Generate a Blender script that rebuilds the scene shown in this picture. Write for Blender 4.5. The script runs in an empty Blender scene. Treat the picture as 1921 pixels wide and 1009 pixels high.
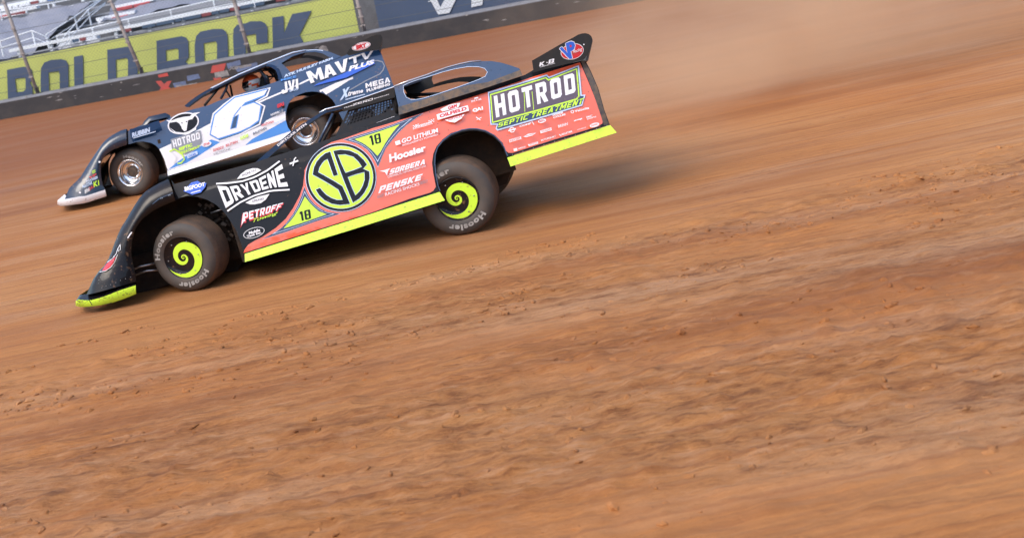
import bpy, bmesh, math, random
from mathutils import Vector, Matrix, noise
from mathutils.geometry import tessellate_polygon
from mathutils.bvhtree import BVHTree
random.seed(7)
SC = bpy.context.scene
COL = SC.collection
R = math.radians

# ------------------------------------------------------------------ camera
FPX, CX, CY, IW, IH = 2744.0, 600.0, 298.0, 1921.0, 1009.0
ROLL, PITCH = R(11.8), R(8.0)
CAM = Vector((0, -14.0, 2.94))
_fw = Vector((0, math.cos(PITCH), -math.sin(PITCH)))
_r = Vector((1, 0, 0)); _u = _r.cross(_fw)
_r2 = _r*math.cos(ROLL) - _u*math.sin(ROLL)
_u2 = _r*math.sin(ROLL) + _u*math.cos(ROLL)
cd = bpy.data.cameras.new('camera'); cam = bpy.data.objects.new('camera', cd); COL.objects.link(cam)
M = Matrix.Identity(4)
for i in range(3):
    M[i][0] = _r2[i]; M[i][1] = _u2[i]; M[i][2] = -_fw[i]; M[i][3] = CAM[i]
cam.matrix_world = M
cd.sensor_width = 36; cd.lens = 36*FPX/IW
cd.shift_x = (IW/2-CX)/IW; cd.shift_y = -(IH/2-CY)/IW
cd.clip_start = .1; cd.clip_end = 2000
cd.dof.use_dof = True; cd.dof.focus_distance = 13.9; cd.dof.aperture_fstop = 2.8
SC.camera = cam
SC.cycles.volume_bounces = 3

# ------------------------------------------------------------------ light
SC.view_settings.view_transform = 'Standard'; SC.view_settings.look = 'None'
SC.view_settings.gamma = 1; SC.view_settings.exposure = 0.86
W = bpy.data.worlds.new('World'); SC.world = W; W.use_nodes = True
SUN_EL, SUN_AZ = R(50), R(232)          # azimuth measured clockwise from +y
nt = W.node_tree; bg = nt.nodes['Background']
sky = nt.nodes.new('ShaderNodeTexSky'); sky.sky_type = 'NISHITA'; sky.sun_disc = False
sky.sun_elevation = SUN_EL; sky.sun_rotation = SUN_AZ; sky.dust_density = 3.0; sky.air_density = 1.2
nt.links.new(sky.outputs[0], bg.inputs[0]); bg.inputs[1].default_value = 0.15
sl = bpy.data.lights.new('sun', 'SUN'); sl.energy = .8; sl.angle = R(40); sl.color = (1, .95, .87)
so = bpy.data.objects.new('sun', sl); COL.objects.link(so)
sd = Vector((math.sin(SUN_AZ)*math.cos(SUN_EL), math.cos(SUN_AZ)*math.cos(SUN_EL), math.sin(SUN_EL)))
so.rotation_euler = sd.to_track_quat('Z', 'Y').to_euler()

def ray(px, py):
    return _fw + _r2*((px-CX)/FPX) - _u2*((py-CY)/FPX)
def hitplane(px, py, p0, n):
    d = ray(px, py); return CAM + d*((p0-CAM).dot(n)/d.dot(n))
def ground_at(px, py, z=0):
    return hitplane(px, py, Vector((0, 0, z)), Vector((0, 0, 1)))
def Z(x0, y0, s, pts):
    return [(x0+x/s, y0+y/s) for x, y in pts]

# ------------------------------------------------------------------ materials
def mat(name, col, rough=.5, metal=0, coat=0, spec=.5, coat_rough=.03, nz=None, bump=None, coat_ior=1.5):
    m = bpy.data.materials.new(name); m.use_nodes = True; t = m.node_tree; b = t.nodes['Principled BSDF']
    b.inputs['Base Color'].default_value = (*col, 1); b.inputs['Roughness'].default_value = rough
    b.inputs['Metallic'].default_value = metal; b.inputs['Coat Weight'].default_value = coat
    b.inputs['Coat Roughness'].default_value = coat_rough; b.inputs['Coat IOR'].default_value = coat_ior
    b.inputs['Specular IOR Level'].default_value = spec
    if nz:   # (scale, amount, second colour, low, high)
        tc = t.nodes.new('ShaderNodeTexCoord'); n = t.nodes.new('ShaderNodeTexNoise')
        n.inputs['Scale'].default_value = nz[0]; n.inputs['Detail'].default_value = 6; n.inputs['Roughness'].default_value = .65
        r = t.nodes.new('ShaderNodeMapRange'); r.inputs[1].default_value = nz[3]; r.inputs[2].default_value = nz[4]; r.inputs[4].default_value = nz[1]
        x = t.nodes.new('ShaderNodeMix'); x.data_type = 'RGBA'; x.inputs[6].default_value = (*col, 1); x.inputs[7].default_value = (*nz[2], 1)
        t.links.new(tc.outputs['Object'], n.inputs['Vector']); t.links.new(n.outputs['Fac'], r.inputs[0])
        t.links.new(r.outputs[0], x.inputs[0]); t.links.new(x.outputs[2], b.inputs['Base Color'])
        rr = t.nodes.new('ShaderNodeMapRange'); rr.inputs[3].default_value = rough; rr.inputs[4].default_value = min(1, rough+.45*nz[1])
        t.links.new(r.outputs[0], rr.inputs[0]); t.links.new(rr.outputs[0], b.inputs['Roughness'])
        if coat:
            cw = t.nodes.new('ShaderNodeMapRange'); cw.inputs[3].default_value = coat; cw.inputs[4].default_value = coat*(1-nz[1])
            t.links.new(r.outputs[0], cw.inputs[0]); t.links.new(cw.outputs[0], b.inputs['Coat Weight'])
    if bump:
        tc = t.nodes.new('ShaderNodeTexCoord'); n = t.nodes.new('ShaderNodeTexNoise'); n.inputs['Scale'].default_value = bump[0]; n.inputs['Detail'].default_value = 5
        bp = t.nodes.new('ShaderNodeBump'); bp.inputs['Strength'].default_value = bump[1]; bp.inputs['Distance'].default_value = bump[2]
        t.links.new(tc.outputs['Object'], n.inputs['Vector']); t.links.new(n.outputs['Fac'], bp.inputs['Height']); t.links.new(bp.outputs[0], b.inputs['Normal'])
        if coat: t.links.new(bp.outputs[0], b.inputs['Coat Normal'])
    return m
DUST = (.20, .11, .06)
def vinyl(name, col, ior=1.8, dust=.22):
    m = vinyl0(name, col, ior, dust); t = m.node_tree; b = t.nodes['Principled BSDF']
    src = b.inputs['Base Color'].links[0].from_socket; tc = t.nodes.new('ShaderNodeTexCoord')
    n = t.nodes.new('ShaderNodeTexNoise'); n.inputs['Scale'].default_value = 26; n.inputs['Detail'].default_value = 3; t.links.new(tc.outputs['Object'], n.inputs['Vector'])
    g = t.nodes.new('ShaderNodeTexNoise'); g.inputs['Scale'].default_value = 1.3; t.links.new(tc.outputs['Object'], g.inputs['Vector'])
    ad = t.nodes.new('ShaderNodeMath'); ad.operation = 'MULTIPLY_ADD'; ad.inputs[1].default_value = .35; t.links.new(g.outputs['Fac'], ad.inputs[0]); t.links.new(n.outputs['Fac'], ad.inputs[2])
    r = t.nodes.new('ShaderNodeMapRange'); r.inputs[1].default_value = .83; r.inputs[2].default_value = .93; r.inputs[4].default_value = .55; t.links.new(ad.outputs[0], r.inputs[0])
    x = t.nodes.new('ShaderNodeMix'); x.data_type = 'RGBA'; x.inputs[7].default_value = (.22, .125, .07, 1); t.links.new(src, x.inputs[6]); t.links.new(r.outputs[0], x.inputs[0]); t.links.new(x.outputs[2], b.inputs['Base Color'])
    return m
def vinyl0(name, col, ior=1.8, dust=.22):
    return mat(name, col, .38, 0, 1, .22, .06, (2.6, dust, DUST, .52, .8), (1.6, .38, .02), ior)
m_black = vinyl('black vinyl', (.008, .008, .011), 1.33, .08); m_black.node_tree.nodes['Principled BSDF'].inputs['Specular IOR Level'].default_value = .08
m_orange = vinyl('orange red vinyl', (.84, .13, .055), 1.85, .14)
m_lime = vinyl('fluorescent lime', (.60, .92, .06), 1.4, .06)
m_navy = vinyl('navy vinyl', (.012, .035, .10), 1.7, .1)
m_white = vinyl('white vinyl', (.82, .82, .86), 1.4, .08)
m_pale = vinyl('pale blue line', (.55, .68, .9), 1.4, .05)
m_red = vinyl('red vinyl', (.62, .03, .04), 1.4, .08)
m_blue = vinyl('blue vinyl', (.04, .13, .62), 1.4, .08)
m_sky = vinyl('bright blue vinyl', (.07, .27, .72), 1.5, .08)
m_dnavy = vinyl('deep navy wrap', (.012, .048, .135), 1.75, .12); m_nose = vinyl('dark navy nose', (.010, .024, .055), 1.6, .15)
m_greyv = vinyl('grey vinyl', (.25, .26, .3), 1.5, .1)
m_plum = vinyl('dark panel vinyl', (.075, .035, .05), 1.9, .1)
m_steel = mat('painted blue steel', (.022, .055, .125), .28, .3, 1, .5, .06, (5, .35, DUST, .5, .8), (1.2, .3, .03), 1.7)
m_under = mat('muddy underside', (.022, .014, .010), .9, nz=(7, .6, (.09, .045, .02), .45, .8), bump=(14, .6, .02))
m_flat = mat('matt black', (.012, .012, .013), .6, nz=(9, .4, (.06, .035, .02), .5, .85))
m_dusty = mat('dust caked aluminium', (.06, .06, .065), .45, .5, nz=(16, .75, (.22, .15, .10), .36, .62), bump=(25, .2, .005))
m_tyre = mat('tyre rubber', (.062, .056, .053), .7, nz=(5, .5, (.15, .10, .07), .4, .75), bump=(30, .15, .004))
m_tread = mat('dirty tyre tread', (.07, .048, .036), .85, nz=(9, .7, (.19, .105, .06), .35, .75), bump=(40, .5, .006))
m_let = mat('tyre lettering', (.36, .35, .34), .7, nz=(9, .8, (.14, .12, .11), .4, .7))
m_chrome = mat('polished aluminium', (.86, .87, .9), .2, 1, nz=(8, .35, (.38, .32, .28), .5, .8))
m_bolt = mat('zinc bolts', (.4, .4, .42), .35, .9)
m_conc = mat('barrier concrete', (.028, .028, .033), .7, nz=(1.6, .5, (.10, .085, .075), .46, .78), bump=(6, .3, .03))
m_cap = mat('barrier top', (.16, .17, .2), .6, nz=(3, .5, (.09, .08, .08), .4, .7))
m_galv = mat('galvanised post', (.32, .30, .30), .6, .1, nz=(2.5, .6, (.25, .18, .14), .4, .75))
m_cable = mat('steel cable', (.10, .11, .12), .5, .5)
m_by = mat('yellow banner', (.50, .56, .15), .65, nz=(1.2, .25, (.5, .55, .2), .4, .8), bump=(1.5, .25, .08))
m_bn = mat('navy banner', (.055, .09, .17), .65, nz=(1.2, .3, (.1, .13, .2), .4, .8), bump=(1.5, .25, .08))
m_bw = mat('banner white', (.72, .76, .82), .7)
m_rail = mat('white rail paint', (.72, .76, .82), .5, nz=(3, .3, (.5, .52, .56), .5, .8))
m_alum = mat('aluminium bleacher', (.33, .35, .40), .5, .0, nz=(2, .4, (.25, .27, .3), .4, .7))
m_tarp = mat('grey seat cover', (.215, .23, .29), .7, nz=(.8, .5, (.15, .16, .2), .4, .7), bump=(1.2, .5, .12))
m_dark = mat('dark steel', (.05, .05, .055), .7)
m_seatr = mat('red seat', (.5, .06, .07), .5); m_seatb = mat('blue seat', (.05, .16, .5), .5); m_seatw = mat('white seat', (.7, .73, .78), .5); m_seatm = mat('maroon seat', (.22, .05, .06), .5); m_seatn = mat('navy seat', (.05, .09, .16), .5)
m_suit = mat('race suit', (.03, .04, .06), .9); m_glove = mat('tan glove', (.75, .5, .25), .8)
m_visor = mat('dark visor', (.01, .01, .012), .08); m_helo = vinyl('orange helmet', (.85, .12, .03)); m_helw = vinyl('white helmet', (.8, .8, .8))
m_net = mat('net webbing', (.030, .032, .04), .8, nz=(20, .5, (.09, .06, .04), .5, .8))

# ------------------------------------------------------------------ object helpers
def tag(o, label=None, cat=None, group=None, kind=None):
    if label: o['label'] = label
    if cat: o['category'] = cat
    if group: o['group'] = group
    if kind: o['kind'] = kind
    return o
def empty(name, loc, label, cat, group=None):
    o = bpy.data.objects.new(name, None); COL.objects.link(o); o.location = loc; o.empty_display_size = .3
    return tag(o, label, cat, group)
def org(parent):
    v = Vector((0, 0, 0))
    while parent: v += parent.location; parent = parent.parent
    return v
class MB:
    """collects world-space polygons; build() links them as one mesh object"""
    def __init__(s): s.v = []; s.f = []; s.m = []; s.mats = []; s.sm = []
    def mi(s, m):
        if m not in s.mats: s.mats.append(m)
        return s.mats.index(m)
    def add(s, vs, fs, m, smooth=False):
        o = len(s.v); s.v += [Vector(v) for v in vs]; k = s.mi(m)
        for f in fs: s.f.append([o+i for i in f]); s.m.append(k); s.sm.append(smooth)
    def quad(s, a, b, c, d, m): s.add([a, b, c, d], [(0, 1, 2, 3)], m)
    def loft(s, cols, m, smooth=True, close=False):
        n = len(cols[0]); vs = [p for c in cols for p in c]; fs = []
        k = len(cols)
        for i in range(k if close else k-1):
            j = (i+1) % k
            for q in range(n-1): fs.append((i*n+q, i*n+q+1, j*n+q+1, j*n+q))
        s.add(vs, fs, m, smooth)
    def tube(s, pts, r, m, n=8, close=False):
        pts = [Vector(p) for p in pts]; rings = []
        for i, p in enumerate(pts):
            a = pts[max(i-1, 0)]; b = pts[min(i+1, len(pts)-1)]
            if close: a = pts[i-1]; b = pts[(i+1) % len(pts)]
            d = (b-a).normalized(); x = d.cross(Vector((.13, .31, .94))).normalized(); y = d.cross(x)
            rr = r[i] if isinstance(r, (list, tuple)) else r
            rings.append([p + (x*math.cos(2*math.pi*k/n)+y*math.sin(2*math.pi*k/n))*rr for k in range(n)])
        vs = [q for g in rings for q in g]; fs = []
        L = len(pts)
        for i in range(L if close else L-1):
            j = (i+1) % L
            for k in range(n): fs.append((i*n+k, i*n+(k+1) % n, j*n+(k+1) % n, j*n+k))
        if not close: fs += [tuple(range(n))[::-1], tuple((L-1)*n+k for k in range(n))]
        s.add(vs, fs, m, True)
    def box(s, c, ax, ay, az, m):
        c = Vector(c); vs = [c+ax*i+ay*j+az*k for i in (-1, 1) for j in (-1, 1) for k in (-1, 1)]
        s.add(vs, [(0, 1, 3, 2), (4, 6, 7, 5), (0, 4, 5, 1), (2, 3, 7, 6), (0, 2, 6, 4), (1, 5, 7, 3)], m)
    def slab(s, pts, off, m):
        """closed prism: polygon pts and its copy moved by off"""
        n = len(pts); pts = [Vector(p) for p in pts]; tri = tessellate_polygon([pts])
        vs = pts+[p+off for p in pts]
        fs = [tuple(t) for t in tri]+[tuple(n+i for i in t[::-1]) for t in tri]+[(i, (i+1) % n, n+(i+1) % n, n+i) for i in range(n)]
        s.add(vs, fs, m)
    def lathe(s, c, ax, prof, m, n=48):
        """prof = [(radius, axial)], around axis ax at c"""
        ax = ax.normalized(); x = ax.cross(Vector((0, 0, 1))).normalized(); y = ax.cross(x)
        cols = [[c+ax*t+(x*math.cos(2*math.pi*k/n)+y*math.sin(2*math.pi*k/n))*r for r, t in prof] for k in range(n)]
        s.loft(cols, m, True, True)
    def build(s, name, parent=None, bevel=0):
        o = org(parent); me = bpy.data.meshes.new(name)
        me.from_pydata([v-o for v in s.v], [], s.f)
        for m in s.mats: me.materials.append(m)
        for p, k, q in zip(me.polygons, s.m, s.sm): p.material_index = k; p.use_smooth = q
        bm = bmesh.new(); bm.from_mesh(me); bmesh.ops.remove_doubles(bm, verts=bm.verts, dist=1e-5)
        bmesh.ops.recalc_face_normals(bm, faces=bm.faces); bm.to_mesh(me); bm.free()
        me.update()
        ob = bpy.data.objects.new(name, me); COL.objects.link(ob); ob.parent = parent
        return ob

# ------------------------------------------------------------------ lettering
_txt = {}
def text2d(s, bold=.02, shear=0, spacing=1.0):
    key = (s, bold, shear, spacing)
    if key in _txt: return _txt[key]
    c = bpy.data.curves.new('t', 'FONT'); c.body = s; c.offset = bold; c.shear = shear; c.space_character = spacing
    c.resolution_u = 3; c.fill_mode = 'FRONT'
    o = bpy.data.objects.new('t', c); COL.objects.link(o)
    dg = bpy.context.evaluated_depsgraph_get(); me = o.evaluated_get(dg).to_mesh()
    vs = [(v.co.x, v.co.y) for v in me.vertices]; fs = [tuple(p.vertices) for p in me.polygons]
    o.evaluated_get(dg).to_mesh_clear(); bpy.data.objects.remove(o); bpy.data.curves.remove(c)
    x0 = min(v[0] for v in vs); x1 = max(v[0] for v in vs)
    y0 = min(v[1] for v in vs); y1 = max(v[1] for v in vs)
    r = ([((x-x0)/(x1-x0), (y-y0)/(y1-y0)) for x, y in vs], fs)
    _txt[key] = r; return r
T = .2
def octo(x0, y0, x1, y1, c): return [(x0+c, y0), (x1-c, y0), (x1, y0+c), (x1, y1-c), (x1-c, y1), (x0+c, y1), (x0, y1-c), (x0, y0+c)]
def G(w=.62, t=.2):
    h = .5-t/2; c = .1
    return {
     'H': [[[(0, 0), (t, 0), (t, h), (w-t, h), (w-t, 0), (w, 0), (w, 1), (w-t, 1), (w-t, h+t), (t, h+t), (t, 1), (0, 1)]]],
     'O': [[octo(0, 0, w, 1, c), octo(t, t, w-t, 1-t, .03)]],
     'T': [[[(w/2-t/2, 0), (w/2+t/2, 0), (w/2+t/2, 1-t), (w, 1-t), (w, 1), (0, 1), (0, 1-t), (w/2-t/2, 1-t)]]],
     'R': [[[(0, 0), (t, 0), (t, .36), (t+.04, .36), (w-t, 0), (w+.03, 0), (w-.12, .4), (w, .5), (w, 1-c), (w-c, 1), (0, 1)], [(t, .52), (w-t, .52), (w-t, 1-t), (t, 1-t)]]],
     'D': [[[(0, 0), (w-c, 0), (w, c), (w, 1-c), (w-c, 1), (0, 1)], [(t, t), (w-t, t), (w-t, 1-t), (t, 1-t)]]],
     'Y': [[[(w/2-t/2, 0), (w/2+t/2, 0), (w/2+t/2, .4), (w, 1), (w-t, 1), (w/2, .58), (t, 1), (0, 1), (w/2-t/2, .4)]]],
     'E': [[[(0, 0), (w, 0), (w, t), (t, t), (t, h), (w-.08, h), (w-.08, h+t), (t, h+t), (t, 1-t), (w, 1-t), (w, 1), (0, 1)]]],
     'N': [[[(0, 0), (t, 0), (t, .5), (w-t, 0), (w, 0), (w, 1), (w-t, 1), (w-t, .5), (t, 1), (0, 1)]]],
     'M': [[[(0, 0), (t, 0), (t, .6), (w/2+.1, .12), (w+.2-t, .6), (w+.2-t, 0), (w+.2, 0), (w+.2, 1), (w, 1), (w/2+.1, .5), (t, 1), (0, 1)]]],
     'A': [[[(0, 0), (t, 0), (t+.05, .2), (w-t-.05+.1, .2), (w-t+.1, 0), (w+.1, 0), (w/2+t/2+.05, 1), (w/2-t/2+.05, 1)], [(t+.09, .36), (w-t, .36), (w/2+.05, .72)]]],
     'V': [[[(w/2-t/2+.05, 0), (w/2+t/2+.05, 0), (w+.1, 1), (w+.1-t, 1), (w/2+.05, .3), (t, 1), (0, 1)]]],
     'P': [[[(0, 0), (t, 0), (t, .34), (w-c, .34), (w, .34+c), (w, 1-c), (w-c, 1), (0, 1)], [(t, .52), (w-t, .52), (w-t, 1-t), (t, 1-t)]]],
     'L': [[[(0, 0), (w, 0), (w, t), (t, t), (t, 1), (0, 1)]]],
     'U': [[[(c, 0), (w-c, 0), (w, c), (w, 1), (w-t, 1), (w-t, t), (t, t), (t, 1), (0, 1), (0, c)]]],
     'S': [[[(0, 0), (w-c, 0), (w, c), (w, h+t-.05), (w-.08, h+t), (t, h+t), (t, 1-t), (w, 1-t), (w, 1), (c, 1), (0, 1-c), (0, h+.05), (.08, h), (w-t, h), (w-t, t), (0, t)]]],
     'J': [[[(c, 0), (w-c, 0), (w, c), (w, 1), (w-t, 1), (w-t, t), (t, t), (t, .35), (0, .35), (0, c)]]],
     'I': [[[(0, 0), (t, 0), (t, 1), (0, 1)]]],
     'G': [[[(c, 0), (w, 0), (w, .55), (w/2, .55), (w/2, .4), (w-t, .4), (w-t, t), (t, t), (t, 1-t), (w, 1-t), (w, 1), (c, 1), (0, 1-c), (0, c)]]],
     'K': [[[(0, 0), (t, 0), (t, .38), (w-t, 0), (w+.03, 0), (t+.17, .5), (w+.03, 1), (w-t, 1), (t, .62), (t, 1), (0, 1)]]],
     'F': [[[(0, 0), (t, 0), (t, h), (w-.1, h), (w-.1, h+t), (t, h+t), (t, 1-t), (w, 1-t), (w, 1), (0, 1)]]],
     'C': [[[(c, 0), (w, 0), (w, t), (t, t), (t, 1-t), (w, 1-t), (w, 1), (c, 1), (0, 1-c), (0, c)]]],
     'B': [[[(0, 0), (w-c, 0), (w, c), (w, h), (w-.06, .5), (w, h+t), (w, 1-c), (w-c, 1), (0, 1)], [(t, t-.03), (w-t, t-.03), (w-t, h+.03), (t, h+.03)], [(t, h+t-.03), (w-t, h+t-.03), (w-t, 1-t+.03), (t, 1-t+.03)]]],
     'Z': [[[(0, 0), (w, 0), (w, t), (t+.1, t), (w, 1-t-.05), (w, 1), (0, 1), (0, 1-t), (w-t-.1, 1-t), (0, t+.05)]]],
     '1': [[[(.1, 0), (.1+t, 0), (.1+t, 1), (.06, 1), (0, .78), (.1, .78)]]],
     '8': [[octo(0, 0, w, 1, .08), [(t, t-.03), (w-t, t-.03), (w-t, h+.03), (t, h+.03)], [(t, h+t-.03), (w-t, h+t-.03), (w-t, 1-t+.03), (t, 1-t+.03)]]],
    }
def tess(loops):
    fl = [p for l in loops for p in l]
    tri = tessellate_polygon([[Vector((x, y, 0)) for x, y in l] for l in loops])
    return fl, [tuple(t) for t in tri]
def block2d(s, w=.62, t=.2, gap=.12):
    g = G(w, t); vs = []; fs = []; x = 0; cells = []
    for ch in s:
        if ch == ' ': x += w*.5; continue
        wd = max(p[0] for p in g[ch][0][0]); 
        for loops in g[ch]:
            v, f = tess(loops); o = len(vs); vs += [(x+a, b) for a, b in v]; fs += [tuple(o+i for i in q) for q in f]
        cells.append((x, x+wd)); x += wd+gap
    tot = x-gap
    return [(a/tot, b) for a, b in vs], fs
def quadmap(q):
    (ax, ay), (bx, by), (cx, cy), (dx, dy) = q      # TL TR BR BL
    def f(u, v):
        tx, ty = ax+(bx-ax)*u, ay+(by-ay)*u; lx, ly = dx+(cx-dx)*u, dy+(cy-dy)*u
        return (lx+(tx-lx)*v, ly+(ty-ly)*v)
    return f
def curvemap(top, bot):
    def at(pl, u):
        k = u*(len(pl)-1); i = min(int(max(k, 0)), len(pl)-2); t = k-i
        return (pl[i][0]+(pl[i+1][0]-pl[i][0])*t, pl[i][1]+(pl[i+1][1]-pl[i][1])*t)
    def f(u, v):
        a, b = at(top, u), at(bot, u); return (b[0]+(a[0]-b[0])*v, b[1]+(a[1]-b[1])*v)
    return f
def base_quad(x0, y0, x1, y1, h, lean=.1):
    return [(x0-lean*h, y0-h), (x1-lean*h, y1-h), (x1, y1), (x0, y0)]

# ------------------------------------------------------------------ car body frame
class Frame:
    """origin, x towards the tail, v from the left side inwards, w up; pitched and rolled like the body"""
    def __init__(s, O, pitch, roll, yaw=0):
        s.O = Vector(O); cp, sp = math.cos(pitch), math.sin(pitch); cr, sr = math.cos(roll), math.sin(roll)
        ex = Vector((cp, 0, sp)); ey = Vector((0, 1, 0)); ew = Vector((-sp, 0, cp))
        rz = Matrix.Rotation(yaw, 3, 'Z')
        s.ex = rz @ ex; s.ev = rz @ (ey*cr-ew*sr); s.ew = rz @ (ey*sr+ew*cr)
    def P(s, a, v, w): return s.O + s.ex*a + s.ev*v + s.ew*w
    def pix(s, px, py, v=0):
        p = hitplane(px, py, s.O+s.ev*v, s.ev)-s.O; return p.dot(s.ex), p.dot(s.ew)
    def pixg(s, px, py, g):
        v = 0
        for _ in range(6): a, w = s.pix(px, py, v); v = g(w)
        return a, w
    def at(s, px, py, v=0):
        a, w = s.pix(px, py, v); return s.P(a, v, w)
class Panel:
    """sheet following v=g(w): first polygon is the sheet (holes allowed), later ones are its livery in painter's order"""
    def __init__(s, F, g, side=1, step=.0005): s.F = F; s.g = g; s.p = []; s.step = step
    def map(s, px, py): return s.F.pixg(px, py, s.g)
    def poly(s, pts, m, holes=()):
        loops = [[s.map(*p) for p in pts]]+[[s.map(*p) for p in h] for h in holes]
        v, f = tess(loops); s.p.append((v, f, m)); return s
    def raw(s, vf, fn, m):
        v, f = vf; s.p.append(([s.map(*fn(a, b)) for a, b in v], f, m)); return s
    def text(s, st, q, m, bold=.02, shear=0): return s.raw(text2d(st, bold, shear), quadmap(q), m)
    def block(s, st, q, m, w=.62, t=.2, gap=.12): return s.raw(block2d(st, w, t, gap), quadmap(q), m)
    def line(s, pts, wd, m, close=False):
        n = len(pts); k = n if close else n-1; L = []; Rr = []
        for i in range(n):
            a = pts[i-1] if (close or i) else pts[i]; b = pts[(i+1) % n] if (close or i < n-1) else pts[i]
            dx, dy = b[0]-a[0], b[1]-a[1]; l = math.hypot(dx, dy) or 1
            L.append((pts[i][0]-dy/l*wd/2, pts[i][1]+dx/l*wd/2)); Rr.append((pts[i][0]+dy/l*wd/2, pts[i][1]-dx/l*wd/2))
        v = [s.map(*p) for p in L+Rr]; f = [(i, (i+1) % n, n+(i+1) % n, n+i) for i in range(k)]
        s.p.append((v, f, m)); return s
    def build(s, name, parent, back=None, thick=.012, levels=14, mirror=None, dw=0):
        bm = bmesh.new(); mats = []
        lay = bm.verts.layers.float.new('d')
        for i, (v, f, m) in enumerate(s.p):
            if m not in mats: mats.append(m)
            mi = mats.index(m)
            vs = []
            for a, w in v:
                q = bm.verts.new((a, w, 0)); q[lay] = -i*s.step; vs.append(q)
            for t in f:
                try: fc = bm.faces.new([vs[k] for k in t]); fc.material_index = mi
                except ValueError: pass
            if i == 0:
                bk = back or m
                if bk not in mats: mats.append(bk)
                vs = []
                for a, w in v:
                    q = bm.verts.new((a, w, 0)); q[lay] = thick; vs.append(q)
                for t in f:
                    try: fc = bm.faces.new([vs[k] for k in t]); fc.material_index = mats.index(bk)
                    except ValueError: pass
        ws = [v.co.y for v in bm.verts]; lo, hi = min(ws), max(ws)
        for k in range(1, levels):
            bmesh.ops.bisect_plane(bm, geom=bm.verts[:]+bm.edges[:]+bm.faces[:], plane_co=(0, lo+(hi-lo)*k/levels, 0), plane_no=(0, 1, 0))
        o = org(parent); eps = .002
        for v in bm.verts:
            a, w, d = v.co.x, v.co.y, v[lay]
            sl = (s.g(w+eps)-s.g(w-eps))/(2*eps); n = 1/math.sqrt(1+sl*sl)
            vv, ww = s.g(w)+d*n, w-d*sl*n
            if mirror: vv = mirror-vv
            v.co = s.F.P(a, vv, ww+dw)-o
        me = bpy.data.meshes.new(name)
        for f in bm.faces: f.smooth = False
        bm.to_mesh(me); bm.free()
        for m in mats: me.materials.append(m)
        # smooth normals from the analytic shape would be nicer; use many flat bands shaded smooth
        for p in me.polygons: p.use_smooth = True
        ob = bpy.data.objects.new(name, me); COL.objects.link(ob); ob.parent = parent
        return ob
def clean(pts): return pts

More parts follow.
